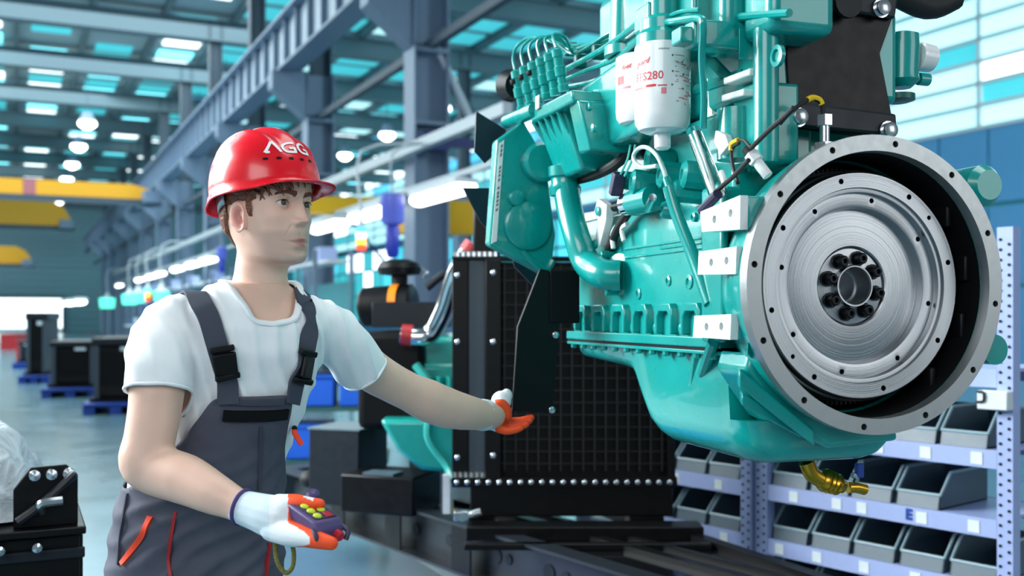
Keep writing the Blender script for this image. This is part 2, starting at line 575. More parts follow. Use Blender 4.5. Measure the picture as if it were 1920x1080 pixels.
# ------------------------------------------------------------------ crane runway: columns, girder, rail
CP = 5.4
cq = [14.1 + 6 * k for k in range(-1, 11)]
cl = ['steel column under the crane runway, hidden behind the hanging engine',
      'nearest full steel column under the runway, with two sloping braces',
      'second steel column under the runway, right of the red helmet',
      'steel column under the runway behind the red helmet',
      'steel column under the runway just left of the red helmet'] + [None] * 7
col0 = None
for k, q in enumerate(cq):
    if col0 is None:
        col0 = thing('steel_column', cl[0], 'column', Hp(CP, q), HR, 'columns under the crane runway')
        t = MB(); t.bb(-.27, -.24, -.22, .22, 0, 6.1); t.bb(.24, .27, -.22, .22, 0, 6.1); t.bb(-.24, .24, -.02, .02, 0, 6.1)
        t.build('shaft', 'column_blue', col0, smooth=False)
        t = MB(); t.bb(-.15, -.12, -.16, .16, 6.1, ROOF - .3); t.bb(.2, .23, -.16, .16, 6.1, ROOF - .3); t.bb(-.12, .2, -.02, .02, 6.1, ROOF - .3)
        t.build('upper_shaft', 'column_dark', col0, smooth=False)
        t = MB(); t.prism([(-.27, 5.2), (-.27, 6.1), (-.95, 6.1), (-.95, 5.75)], lambda a, c, w: Vector((a, w, c)), -.18, .18)
        t.bb(-.27, .27, -.24, .24, 5.15, 5.22); t.bb(-.27, .27, -.24, .24, 4.1, 4.15)
        t.build('bracket', 'column_blue', col0, smooth=False)
        t = MB(); t.bb(-.4, .4, -.35, .35, 0, .05); t.build('base_plate', 'column_dark', col0, smooth=False)
        c = col0
    else:
        lab = cl[k] or 'far steel column in the row under the crane runway'
        c = dup(col0, Hp(CP, q), HR, lab)
    if k == 1:
        t = MB()
        t.tube([(.1, -.1, 5.3), (1.55, -.1, 2.6)], .055, 6); t.build('brace', 'girder', c, smooth=False)
        t = MB(); t.tube([(.3, .1, 5.0), (2.1, .1, 2.6)], .07, 6); t.build('brace', 'column_dark', c, smooth=False)
# second row of columns and its high tie, seen behind the engine
for i, (p, q) in enumerate(((13.6, 20.1), (13.6, 32.1))):
    c = dup(col0, Hp(p, q), HR, ['pale steel column above the fuel pipes of the hanging engine', 'steel column of the far row, right of the braced column'][i], 'columns of the far row')

gd = thing('crane_runway_girder', 'long grey crane girder with upright stiffeners on the column row', 'girder', Hp(CP - .62, 0), HR)
t = MB(); t.bb(-.012, .012, 9.5, 86, 6.15, 7.1); t.build('web', 'girder', gd, smooth=False)
t = MB(); t.bb(-.22, .22, 9.5, 86, 6.1, 6.15); t.build('flange', 'column_blue', gd, smooth=False)
t = MB(); t.bb(-.22, .22, 9.5, 86, 7.1, 7.15); t.build('flange', 'column_blue', gd, smooth=False)
t = MB(); t.bb(-.04, .04, 9.5, 86, 7.15, 7.27); t.build('rail', 'rail_rust', gd, smooth=False, label='rusty brown rail')
st = MB(); st.bb(-.12, -.012, -.035, .035, 6.15, 7.1); so = None
for i in range(84):
    q = 10 + .9 * i
    if so is None: so = st.build('stiffener', 'column_blue', gd, smooth=False, loc=(0, q, 0))
    else: copy_part(so, gd, (0, q, 0))
t = MB(); t.bb(-.06, .06, 9.5, 86, 5.2, 5.32); t.build('tie_bar', 'column_dark', gd, smooth=False, loc=(.62, 0, 0))

# ------------------------------------------------------------------ overhead bridge cranes
def bridge_crane(q, z, p0, p1, h, label):
    r = thing('bridge_crane', label, 'crane', Hp(0, q), HR, 'yellow overhead cranes')
    t = MB(); t.bb(p0, p1 - .8, -.3, .3, z, z + h); t.prism([(p1 - .8, z), (p1 - .8, z + h), (p1 - .3, z + h * .75), (p1, z + h * .35), (p1, z)], lambda a, c, w: Vector((a, w, c)), -.3, .3)
    t.build('girder_beam', 'crane_yellow', r, smooth=False)
    t = MB(); t.bb(p0, p1 + .2, -.45, -.3, z - .22, z - .02); t.bb(p0, p1 + .2, -.45, .3, z - .06, z - .0); t.build('walkway', 'column_dark', r, smooth=False)
    t = MB(); t.bb(p1 - .5, p1 + .1, -1.2, 1.2, z - .15, z + .25); t.build('end_truck', 'column_blue', r, smooth=False)
    t = MB(); t.bb(p1 - 4.4, p1 - 4.0, -.32, -.29, z, z + h); t.build('warning_band', 'mark_red', r, smooth=False, label='pale red band')
    return r
bridge_crane(40.0, 5.55, -26, 4.6, .55, 'nearest yellow overhead crane, thin beam with a dark walkway under it')
bridge_crane(56.0, 5.75, -26, 2.4, 1.25, 'deep yellow overhead crane beam with a pale band, below the nearest crane')
bridge_crane(72.0, 4.55, -26, .8, 1.1, 'farthest yellow overhead crane, lowest at the left edge')

# ------------------------------------------------------------------ high bay lamps hung from the roof
lamp0 = None
rows = [(2.4, 41.9, 7, 'white high bay lamp in the left row below the roof'), (6.7, 25.6, 8, 'white high bay lamp in the row above the crane rail'), (13.4, 33.5, 5, 'white high bay lamp in the right bay beyond the columns')]
ords = ['nearest', 'second', 'third', 'fourth', 'fifth', 'sixth', 'seventh', 'eighth']
for p, q0, n, lab in rows:
    for i in range(n):
        loc = Hp(p, q0 + 5.9 * i, 8.75)
        l = ords[i] + ' ' + lab
        if lamp0 is None:
            lamp0 = thing('high_bay_lamp', l, 'lamp', loc, 0, 'high bay lamps')
            t = MB(); t.lathe([(0, .0), (.02, .30), (.12, .33), (.2, .26), (.3, .12)], (0, 0, -.1), (0, 0, -1), 20); t.build('diffuser', 'lamp_warm', lamp0)
            t = MB(); t.lathe([(0, .33), (.12, .24), (.34, .14), (.36, .0)], (0, 0, -.1), (0, 0, 1), 20); t.build('housing', 'column_blue', lamp0)
            t = MB(); t.cyl((0, 0, .2), (0, 0, ROOF - 8.75), .015, 8); t.build('hanger', 'column_dark', lamp0)
        else: dup(lamp0, loc, 0, l)

# ------------------------------------------------------------------ line of work lights along the column row
t = MB(); t.bb(-.06, .06, 10.4, 62, 3.60, 3.74)
tag(t.build('cable_duct', 'conduit', None, smooth=False, loc=Hp(CP - .45, 0), rz=HR), 'long pale cable duct running past the columns above the work lights', 'duct')
t = MB(); t.bb(-.04, .04, 10.4, 62, 3.085, 3.15)
tag(t.build('lamp_rail', 'conduit', None, smooth=False, loc=Hp(CP - .4, 0), rz=HR), 'thin steel rail that carries the white tube lamps', 'rail')
def q_at(u, p):
    k = (u - 960) / FPX; a = math.atan(k) + HR
    return p / math.tan(a)
tl0 = None
tub = [(828, 'white tube lamp right of the braced column, left of the yellow panel'), (697, 'white tube lamp left of the blue hanging tool'), (617, 'white tube lamp right of the face of the person in the red helmet'),
       (390, 'first tube lamp left of the neck of the person'), (362, 'second tube lamp left of the neck of the person'), (333, 'third tube lamp left of the neck of the person'),
       (300, 'fourth tube lamp left of the neck of the person'), (283, 'fifth tube lamp left of the neck of the person'), (262, 'sixth tube lamp left of the neck of the person'), (224, 'small far tube lamp above the shoulder of the person'),
       (150, 'far tube lamp at the right end of the low row at left'), (132, 'far tube lamp, second from the right of the low row at left'), (114, 'far tube lamp, third from the right of the low row at left'), (96, 'far tube lamp at the left end of the low row at left')]
for i, (u, lab) in enumerate(tub):
    p = CP - .4
    q = q_at(u, p)
    if u < 160: q = 33 + (150 - u) * .16; p = q * math.tan(math.atan((u - 960) / FPX) + HR)
    z = 2.95 if u > 160 else 1.75
    if tl0 is None:
        tl0 = thing('tube_lamp', lab, 'lamp', Hp(p, q, z), HR, 'tube lamps over the work line')
        t = MB(); t.bb(-.16, .16, -.85, .85, .03, .1); t.build('fixture', 'paint_white', tl0, bevel=.01)
        t = MB()
        t.tube([(-.0, -.84, -.02), (-.0, .84, -.02)], .14, 14, flat=.6); t.build('tube', 'tube_white', tl0)
        for y in (-.6, .6):
            t = MB(); t.cyl((0, y, .1), (0, y, .13), .012, 6); t.build('hanger', 'conduit', tl0)
    else: dup(tl0, Hp(p, q, z), HR, lab)

# blue hanging tool, signal lights, yellow jib plates along the line
def on_rail(u, p=4.5):
    q = q_at(u, p); return Hp(p, q, 0)
def blue_tool(u, v0, v1, label):
    c = on_rail(u); Y = c.y; zt, zb = CAM_H + (HOR - v0) / FPX * Y, CAM_H + (HOR - v1) / FPX * Y; h = zt - zb; k = h / .44
    r = thing('hanging_tool', label, 'tool', (c.x, c.y, zb), 0, 'blue hanging tools')
    t = MB(); t.lathe([(0, .03 * k), (.01 * k, .065 * k), (.03 * k, .078 * k), (.2 * k, .08 * k), (.215 * k, .06 * k)], (0, 0, .22 * k), (0, 0, 1), 18); t.build('motor', 'blue_tool_light', r)
    t = MB(); t.lathe([(0, .03 * k), (.03 * k, .045 * k), (.2 * k, .048 * k), (.225 * k, .035 * k)], (0, 0, 0), (0, 0, 1), 16); t.build('shaft', 'blue_tool', r)
    t = MB(); t.tube([(0, 0, .43 * k), (0, 0, 3.5 - zb), (.40 * math.cos(HR), .40 * math.sin(HR), 3.66 - zb)], .014, 8, 3); t.build('hose', 'conduit', r)
    return r
blue_tool(736, 362, 484, 'blue hanging tool with a domed motor above the black air intake cap')
blue_tool(416, 462, 512, 'blue hanging tool half hidden behind the neck of the person')
def signal(u, v0, v1, label, keys):
    c = on_rail(u, 4.05); Y = c.y; zb = CAM_H + (HOR - v0) / FPX * Y; hh = (v0 - v1) / FPX * Y
    r = thing('signal_light', label, 'light', (c.x, c.y, zb), 0, 'signal lights')
    n = len(keys); rd = hh / n * .75 if n == 1 else min(.11, hh * .22)
    for i, k in enumerate(keys):
        t = MB(); t.lathe([(0, .0), (.004, rd * .9), (hh / n - .006, rd), (hh / n, .0)], (0, 0, hh * i / n), (0, 0, 1), 14); t.build('lens', k, r)
    t = MB(); t.lathe([(0, rd * .8), (.08, rd * .4), (.3, .02)], (0, 0, hh), (0, 0, 1), 10); t.tube([(0, 0, hh + .25), (0, 0, 3.5 - zb), (.84 * math.cos(HR), .84 * math.sin(HR), 3.66 - zb)], .018, 8, 3); t.build('stem', 'paint_white', r)
    return r
signal(677, 470, 425, 'hanging signal light with red, yellow and blue lenses right of the face', ['signal_red', 'signal_yellow', 'sky_white', 'sky_blue'])
for u, v, ks, lab in ((243, 563, ['signal_green'], 'green signal light left of the shoulder, first from the left'), (259, 560, ['signal_green'], 'green signal light left of the shoulder, second from the left'),
                 (277, 557, ['signal_red', 'signal_yellow', 'signal_green'], 'small red and green signal light above the shoulder'), (303, 557, ['signal_green'], 'green signal light touching the shoulder of the person'), (201, 570, ['signal_green'], 'far green signal light between the shoulder and the low tube lamps')):
    signal(u, v + 8, v - 8 - 3 * len(ks), lab, ks)
# yellow jib and blue gantry beam seen between the columns
p0 = P(800, 408, 17.5)
t = MB(); t.bb(-.75, 1.1, -.1, .1, 0, .42); t.bb(-.75, 1.1, -.14, .14, -.1, 0)
tag(t.build('jib_beam', 'yellow_paint', None, smooth=False, loc=P(822, 428, 16.0), rz=.1), 'yellow jib beam behind the hanging engine, right of the tube lamp', 'beam')
t = MB(); t.bb(-.9, .7, -.1, .1, 0, .3)
tag(t.build('jib_beam', 'yellow_paint', None, smooth=False, loc=P(660, 402, 18.0), rz=.1), 'yellow jib beam above the signal light right of the face', 'beam')
t = MB(); t.bb(.275, 1.75, -.06, .06, 3.42, 3.58); t.tube([(.5, 0, 3.45), (1.5, 0, 2.3)], .035, 6)
tag(t.build('gantry_arm', 'navy', None, smooth=False, loc=Hp(CP, cq[2]), rz=HR), 'dark blue gantry arm on the second column, left of the blue hanging tool', 'arm')
t = MB(); t.bb(-.1, 1.3, -.34, -.225, 3.78, 3.92); t.bb(-.2, .2, -.36, -.225, 3.72, 3.98)
tag(t.build('gantry_arm', 'navy', None, smooth=False, loc=Hp(CP, cq[1]), rz=HR), 'dark blue gantry arm on the nearest braced column', 'arm')

# ================================================================== SHELVING WITH BINS (right)
SD = Vector((-.63, .78, 0)).normalized()      # along the shelf, away from the lens
SR = math.atan2(SD.y, SD.x)
S0 = Vector((1.667 + .02, 3.52, 0))           # near post
# local frame: x along the shelf (away), y towards the back (right / away), z up
SL = 1.02
shelf = thing('shelving_unit', 'pale blue perforated steel shelving filled with grey bins, right of the hanging engine', 'shelving', S0, SR)
def post(x, w=.055):
    t = MB()
    t.bb(x - w/2, x + w/2, -.0, .003, 0, 1.66); t.bb(x - w/2, x - w/2 + .003, .0, -.05, 0, 1.66)
    t.bb(x - w/2, x + w/2, -.44, -.437, 0, 1.66)
    t.build('post', 'shelf_blue', shelf, smooth=False)
    h = MB()
    for i in range(45):
        for dx in (-.015, .015):
            c = Vector((x + dx, .0045, .06 + .035 * i + (.0175 if dx > 0 else 0)))
            h.lathe([(0, .0055), (.0015, .0055)], c, (0, 1, 0), 8)
    o = h.build('post_holes', 'black_matte', shelf, smooth=False); o['kind'] = 'stuff'
for x in (.0, 1.02, 1.10, 2.14): post(x)
LV = [(1.17, 'first'), (.89, 'second'), (.65, 'third'), (.425, 'fourth'), (.2, 'lowest')]
for z, _ in LV:
    for x0, x1 in ((.03, .99), (1.13, 2.11)):
        t = MB(); t.bb(x0, x1, -.43, -.004, z - .012, z); t.bb(x0, x1, -.006, .0, z - .062, z + .002); t.bb(x0, x1, -.44, -.434, z - .062, z + .002)
        t.build('shelf_board', 'shelf_blue', shelf, smooth=False)
lb = None
for z, xs in ((.65, (.11, .305, .55, .66, .86, 1.25, 1.5)), (.425, (.12, .33, .54, .75, .93, 1.22, 1.45)), (.89, (.10, .29, .48, .66)), (.2, (.3, .5, .8))):
    for x in xs:
        if lb is None:
            t = MB(); t.bb(-.021, .021, 0, .002, -.021, .021); lb = t.build('shelf_label', 'label_white', shelf, smooth=False, loc=(x, .0005, z - .031))
        else: copy_part(lb, shelf, (x, .0005, z - .031))
# the blue letter fixed on the third board
vs, fs = text_shape('E', .05, 0, .003)
t = MB(); t.add([Vector((.355 - p.x, .0024, .622 + p.y * 1.05)) for p in vs], fs)
t.build('letter', 'pallet_blue', shelf, smooth=False, label='blue letter E on the board')
t = MB(); t.bb(-.03, .075, .004, .05, 1.035, 1.10); wb = t.build('white_box', 'paint_white', shelf, bevel=.004, label='small white box under the board')
t = MB(); t.tube([(.072, .053, 1.095), (.05, .055, 1.094), (.047, .055, 1.07), (.055, .055, 1.062), (.075, .053, 1.06)], .004, 8); t.build('black_hook', 'rubber', wb)

# bins: open-fronted stacking bins
def make_bin(label):
    r = thing('storage_bin', label, 'bin', (0, 0, 0), SR, 'grey storage bins on the shelving')
    w, d, h = .170, .36, .128; tk = .005
    side = [(0, 0), (-.012, .05), (-.085, h), (-d, h), (-d, 0)]
    t = MB()
    for x in (-w/2, w/2 - tk): t.prism(side, lambda a, c, ww: Vector((ww, a, c)), x, x + tk)
    t.bb(-w/2, w/2, -d, -.002, 0, tk); t.bb(-w/2, w/2, -d, -d + tk, 0, h)
    t.prism([(0, 0), (-.012, .05), (-.018, .05), (-.006, 0)], lambda a, c, ww: Vector((ww, a, c)), -w/2, w/2)
    t.build('body', 'bin_grey', r, smooth=False)
    t = MB()
    for x in (-w/2, w/2):
        t.tube([(x, -.010, .05), (x, -.085, h + .002)], .006, 6); t.tube([(x, -.085, h + .002), (x, -d, h + .002)], .0055, 6)
    t.tube([(-w/2, -.013, .052), (w/2, -.013, .052)], .0065, 6)
    t.build('rim', 'bin_rim', r)
    return r
bin0 = None
lvn = {.89: 'second board', .65: 'third board', .425: 'fourth board', .2: 'lowest board'}
ordn = ['nearest', 'second', 'third', 'fourth', 'fifth', 'sixth']
for z, xs, bay in ((.89, (.16, .35, .54, .73), 'near bay'), (.65, (.335, .525, .709, .897), 'near bay'), (.425, (.125, .32, .515, .705, .897), 'near bay'), (.2, (.125, .32, .515, .705, .897), 'near bay'),
                   (.65, (1.24, 1.43, 1.62), 'far bay'), (.425, (1.24, 1.43, 1.62), 'far bay'), (.2, (1.24, 1.43), 'far bay'), (.89, (1.24, 1.43), 'far bay')):
    for i, x in enumerate(xs):
        c = S0 + Vector((math.cos(SR) * x + math.sin(SR) * .02, math.sin(SR) * x - math.cos(SR) * .02, z + .001))
        l = '%s grey open-front bin on the %s of the %s of the shelving' % (ordn[i], lvn[z], bay)
        if bin0 is None: bin0 = make_bin(l); bin0.location = c
        else: dup(bin0, c, SR, l)

# ================================================================== SECOND GENERATOR SET ON ITS SKID (middle)
GO = Vector((.2, 4.4, 0))
gs = thing('generator_set', 'black radiator generator set on a long black skid behind the hanging engine', 'generator', GO, 0)
def G(): return MB(off=-GO)
rx0, rx1, ry, rz0, rz1 = -.244, .66, 4.2, .70, 1.585
t = G(); t.bb(rx0 + .03, rx1 - .02, ry + .02, ry + .2, rz0, rz1 - .01); rad = t.build('radiator_core', 'black_matte', gs, smooth=False)
t = G()
for i in range(15):
    x = -.03 + .046 * i; t.bb(x - .0035, x + .0035, ry + .008, ry + .02, rz0 + .02, rz1 - .02)
for i in range(17):
    z = rz0 + .05 + .05 * i; t.bb(-.05, .64, ry + .012, ry + .02, z - .0025, z + .0025)
o = t.build('grille', 'grille_dark', rad, smooth=False); o['kind'] = 'stuff'
for (x0, x1, m_, dy) in ((-.244, -.178, 'black', .0), (-.178, -.108, 'charcoal', .012), (-.108, -.045, 'black', -.01), (.635, .665, 'black', 0)):
    t = G(); t.bb(x0, x1, ry + dy - .015, ry + .2, rz0 - .02, rz1); t.build('side_channel', m_, gs, bevel=.004)
t = G(); t.bb(rx0, rx1 + .01, ry - .02, ry + .2, rz1, rz1 + .012); t.build('top_flange', 'black', gs, smooth=False)
t = G(); t.bb(rx0, rx1 + .01, ry - .03, ry + .2, rz0 - .04, rz0); t.build('bottom_flange', 'black', gs, smooth=False)
t = G(); t.bb(-.17, .655, ry - .02, ry + .22, rz0 - .16, rz0 - .04); t.build('cross_beam', 'black', gs, bevel=.006)
for x0, x1 in ((-.18, -.07), (.48, .62)):
    t = G(); t.bb(x0, x1, ry - .01, ry + .2, .47, rz0 - .16); t.build('foot', 'black', gs, bevel=.005)
bt = MB(); bt.lathe([(0, .011), (.008, .011), (.012, .006)], (0, 0, 0), (0, -1, 0), 10)
bo = None
bpos = [(-.223 + .043 * i, ry - .036, rz0 - .018) for i in range(21)]
bpos += [(-.076, ry - .025, z) for z in (1.53, 1.25, .97, .79)] + [(-.222, ry - .016, z) for z in (1.52, 1.25, .78)]
for p in bpos:
    p = Vector(p) - GO
    if bo is None: bo = bt.build('bolt', 'zinc', gs, loc=p)
    else: copy_part(bo, gs, p)
nb = None
for i in range(8):
    for zz, dx in ((rz1 + .012, 0), (rz0 - .0, -.01)):
        p = Vector((-.225 + .022 * i + dx, ry - .01, zz)) - GO
        if nb is None:
            t = MB(); t.lathe([(0, .012), (.018, .011), (.022, .005)], (0, 0, 0), (0, 0, 1), 8); nb = t.build('stud', 'zinc', gs, loc=p)
        else: copy_part(nb, gs, p)
t = G(); t.bb(-.16, -.05, ry + .05, ry + .16, rz1 + .01, rz1 + .26); t.bb(-.14, -.0, ry + .05, ry + .16, rz1 + .24, rz1 + .28); t.build('fan_guard', 'black', gs, bevel=.01)
# skid
A = Vector((-1.28, 5.7, .5)); Bq = Vector((.9, 2.68, .5)); dl = (Bq - A).normalized(); nl = Vector((dl.y, -dl.x, 0))  # nl points to the left / near side
if nl.x > 0: nl = -nl
def skid_rail(A, B, name):
    t = G(); L = (B - A).length
    def f(a, c, w): return A + (B - A).normalized() * w + nl * a + Vector((0, 0, c))
    t.prism([(0, 0), (-.09, 0), (-.09, -.212), (0, -.212), (0, -.2), (-.078, -.2), (-.078, -.012), (0, -.012)], f, 0, L)
    return t.build(name, 'skid_black', gs, smooth=False)
sr = skid_rail(A, Bq, 'skid_rail')
A2 = Vector((.505, 4.43, .5)); B2 = Vector((1.22, 2.9, .5))
A2 = A2 + (A2 - B2) * .9
t = G(); 
t.prism([(0, 0), (.06, 0), (.06, -.21), (0, -.21)], lambda a, c, w: A2.lerp(B2, w) + Vector((a, 0, c)), 0, 1); t.build('skid_rail', 'black', gs, smooth=False)
t = G(); dk = [A + nl * -.09, Bq + nl * -.09, B2, A2]
t.prism([(0, 0), (1, 0), (2, 0), (3, 0)], lambda a, c, w: dk[int(a)] + Vector((0, 0, w)), -.035, -.025); t.build('deck', 'black_gloss', gs, smooth=False)
t = G(); t.prism([(0, 0), (.5, 0), (.0, -.22)], lambda a, c, w: A + dl * (-.16 + .32 * a) + nl * (-.45 * w) + Vector((0, 0, c)), 0, 1); t.build('skid_nose', 'skid_black', gs, smooth=False)
# uprights under the rail and holes in its web
for k, s_ in enumerate((.62, 1.18, 1.75)):
    c0 = A + dl * s_
    t = G(); t.prism([(0, 0), (.14, 0), (.14, -.2), (0, -.2)], lambda a, c, w: c0 + dl * a + nl * (-.012 + .008 * w) + Vector((0, 0, c - .006)), 0, 1); t.build('web_plate', 'black', gs, smooth=False)
for s_, r_ in ((1.34, .03), (1.62, .026), (1.98, .03), (2.06, .022), (2.32, .034), (2.42, .026)):
    t = G(); t.lathe([(0, r_), (.004, r_)], A + dl * s_ + nl * -.077 + Vector((0, 0, -.11)), nl, 16); t.build('web_hole_cover', 'black_grey', gs)
for off, wd in ((-.30, .05), (-.42, .03)):
    t = G(); t.prism([(0, 0), (wd, 0), (wd, .02), (0, .02)], lambda a, c, w: A + dl * w + nl * (off - a) + Vector((0, 0, c - .025)), 1.3, 3.3); t.build('deck_strip', 'black', gs, smooth=False)
t = G(); t.bb(-.18, .75, ry - .18, ry - .05, .475, .53); t.bb(-.18, .75, ry - .34, ry - .30, .475, .5); t.build('deck_beam', 'black', gs, bevel=.004)
# control boxes at the left end
t = G(); R0 = Matrix.Rotation(math.radians(-20), 3, 'Z')
t.box((-.80, 5.05, .63), (.27, .3, .36), R0); cb = t.build('control_box', 'black_grey', gs, bevel=.006)
t = G(); t.box((-.80, 5.05, .814), (.28, .31, .008), R0); t.build('lid', 'steel_grey', cb, smooth=False)
t = G(); t.box((-.55, 4.7, .56), (.36, .3, .17), R0); cb = t.build('battery_box', 'black', gs, bevel=.008)
t = G(); t.box((-.58, 4.62, .65), (.15, .1, .01), R0); t.build('lid', 'bin_grey', cb, smooth=False)
t = G(); t.box((-.45, 5.0, .62), (.1, .02, .24), R0); t.build('grey_plate', 'bin_grey', gs, smooth=False)
t = G(); t.ball((-1.02, 5.2, .53), (.055, .05, .045), 12, 8); t.build('black_plug', 'rubber', gs)
t = G(); t.cyl((-.955, 5.2, .52), (-.93, 5.2, .56), .02, 10); t.build('yellow_cap', 'wire_yellow', gs)
t = G(); t.box((-.20, 4.1, .56), (.06, .05, .04)); t.cyl((-.2, 4.1, .55), (-.12, 4.08, .58), .018, 10); t.build('drain_fitting', 'zinc', gs, bevel=.004)
t = G(); t.box((-.27, 4.25, .62), (.03, .03, .16)); t.build('white_post', 'paint_white', gs, smooth=False)
# engine behind the radiator
t = G(); t.bb(-.50, -.2, 4.70, 5.7, .86, 1.14); t.bb(-.42, -.22, 4.72, 5.6, 1.10, 1.26); eb = t.build('engine_block', 'teal_far', gs, bevel=.03)
t = G(); t.prism([(-.58, .9), (-.22, .9), (-.24, .66), (-.4, .68), (-.5, .76)], lambda a, c, w: Vector((a, w, c)), 4.5, 5.2); t.build('sump', 'teal_far', gs, bevel=.02)
for i in range(5):
    t = G(); t.cyl((-.46 + .045 * i, 4.66, .92), (-.46 + .045 * i, 4.66, 1.08), .02, 10); t.build('pipe', 'teal_far', gs)
t = G(); t.tube([(-.42, 4.5, 1.14), (-.34, 4.45, 1.02), (-.36, 4.42, .84), (-.28, 4.4, .72), (-.25, 4.35, .66)], .02, 8); t.build('hose', 'teal_far', gs)
t = G(); t.bb(-.70, -.40, 4.66, 5.7, .84, 1.28); t.build('shroud', 'black_matte', gs, bevel=.03)
t = G(); t.bb(-.50, -.45, 4.60, 4.64, .98, 1.1); t.build('grey_bracket', 'bin_grey', gs, smooth=False)
t = G(); t.bb(-.33, -.285, 4.3, 4.34, .92, 1.05); t.build('white_tag', 'paint_white', gs, smooth=False)
c = P(722, 574, 5.0); ax = Vector((.95, -.2, .05)).normalized()
t = G(); t.lathe([(-.12, .02), (-.115, .085), (-.10, .096), (.06, .1), (.14, .1), (.15, .085), (.15, .02)], c, ax, 28); ac = t.build('air_cleaner', 'black', gs)
t = G(); t.lathe([(.045, .1), (.045, .106), (.085, .106), (.085, .1)], c, ax, 28, closed=True); t.build('orange_band', 'amber', ac)
c2 = P(749, 503, 5.0)
t = G(); t.lathe([(-.1, .04), (-.03, .04), (-.03, .02)], c2, (0, 0, 1), 18); t.lathe([(-.035, .06), (-.03, .1), (0, .108), (.025, .095), (.042, .05), (.045, .0)], c2, (0, 0, 1), 28); t.build('intake_cap', 'black', gs)
t = G(); t.tube([P(790, 500, 4.9), P(800, 512, 4.9), P(792, 520, 4.9)], .01, 8); t.build('clamp', 'zinc', gs)
t = G(); t.tube([P(752, 628, 4.6), P(790, 632, 4.6), P(812, 620, 4.6), P(836, 575, 4.55), P(850, 530, 4.5), P(866, 492, 4.45), P(890, 462, 4.45)], .043, 16); cp = t.build('charge_pipe', 'chrome', gs)
t = G(); t.tube([P(753, 628, 4.6), P(773, 630, 4.6)], .049, 16, 3); t.build('hose_coupling', 'hose_red', cp)
t = G(); t.tube([P(879, 476, 4.45), P(891, 460, 4.45)], .05, 16, 3); t.build('hose_coupling', 'hose_red', cp)
t = G(); t.bb(-.66, -.3, 4.85, 5.3, 1.30, 1.42); t.tube([P(800, 540, 4.9), P(830, 516, 4.9), P(845, 512, 4.9)], .02, 8); t.build('manifold', 'black_grey', gs, bevel=.02)

# ================================================================== WRAPPED UNIT (left foreground)
WO = Vector((-1.125, 2.7, 0))
wu = thing('wrapped_generator', 'machine under clear plastic wrap on a black ribbed base at the left edge', 'machine', WO, HR)
t = MB(); t.bb(-.8, -.0, 0, .8, .0, .79); base = t.build('ribbed_base', 'black', wu, bevel=.01)
rb = None
for i in range(9):
    if rb is None: t = MB(); t.bb(-.8, .004, -.014, 0, -.014, .014); rb = t.build('rib', 'black_grey', base, bevel=.004, loc=(0, 0, .06 + .085 * i))
    else: copy_part(rb, base, (0, 0, .06 + .085 * i))
t = MB(); t.bb(-.82, .006, -.03, .8, .79, .81); t.build('flange', 'black', wu, bevel=.004)
sc = None
for i in range(7):
    if sc is None: t = MB(); t.lathe([(0, .014), (.01, .012), (.016, .004)], (0, 0, 0), (0, -1, .2), 10); sc = t.build('bolt', 'zinc', wu, loc=(-.62 + .085 * i, -.034, .765))
    else: copy_part(sc, wu, (-.62 + .085 * i, -.034, .765))
oc = [(-.165, .81), (-.165, .91), (-.125, .965), (-.04, .968), (-.012, .94), (-.012, .81)]
t = MB(); t.prism(oc, lambda a, c, w: Vector((a, w, c)), 0.01, 0.025)
pl = t.build('end_plate', 'black', wu, bevel=.003)
t = MB(); t.tube([(-.155, -.006, .83), (-.10, -.006, .87), (-.02, -.006, .945)], .012, 8); t.build('brace_rod', 'black_grey', pl)
t = MB(); t.tube([(-.10, .0, .85), (-.10, -.02, .875), (-.05, -.02, .88)], .012, 8); t.build('handle', 'zinc', pl)
for x, z in ((-.115, .945), (-.075, .945), (-.035, .945)):
    t = MB(); t.lathe([(0, .016), (.01, .014), (.014, .0)], (x, .01, z), (0, -1, 0), 10); t.build('bolt', 'zinc', pl)
t = MB(); t.bb(-.74, -.16, .14, .66, .81, .90); t.build('inner_machine', 'charcoal', wu, bevel=.02)
rings = []
for i in range(15):
    z = .815 + .0225 * i; k = i / 14
    sx = .36 * (1 - k ** 3 * .5); sy = .36 * (1 - k ** 4 * .5)
    cx = -.42 - .10 * k; ring = []
    for j in range(56):
        an = 2 * PI * j / 56; c_, s_ = math.cos(an), math.sin(an)
        f = 1 / max(abs(c_), abs(s_)) ** .6
        p = Vector((cx + sx * c_ * f,   .40 + sy * s_ * f, z))
        nn = noise.noise(p * 9) * .03 + noise.noise(p * 27) * .014
        ring.append(p + Vector((c_, s_, .6)) * nn)
    rings.append(ring)
t = MB(); t.loft(rings); t.build('plastic_wrap', 'wrap', wu)

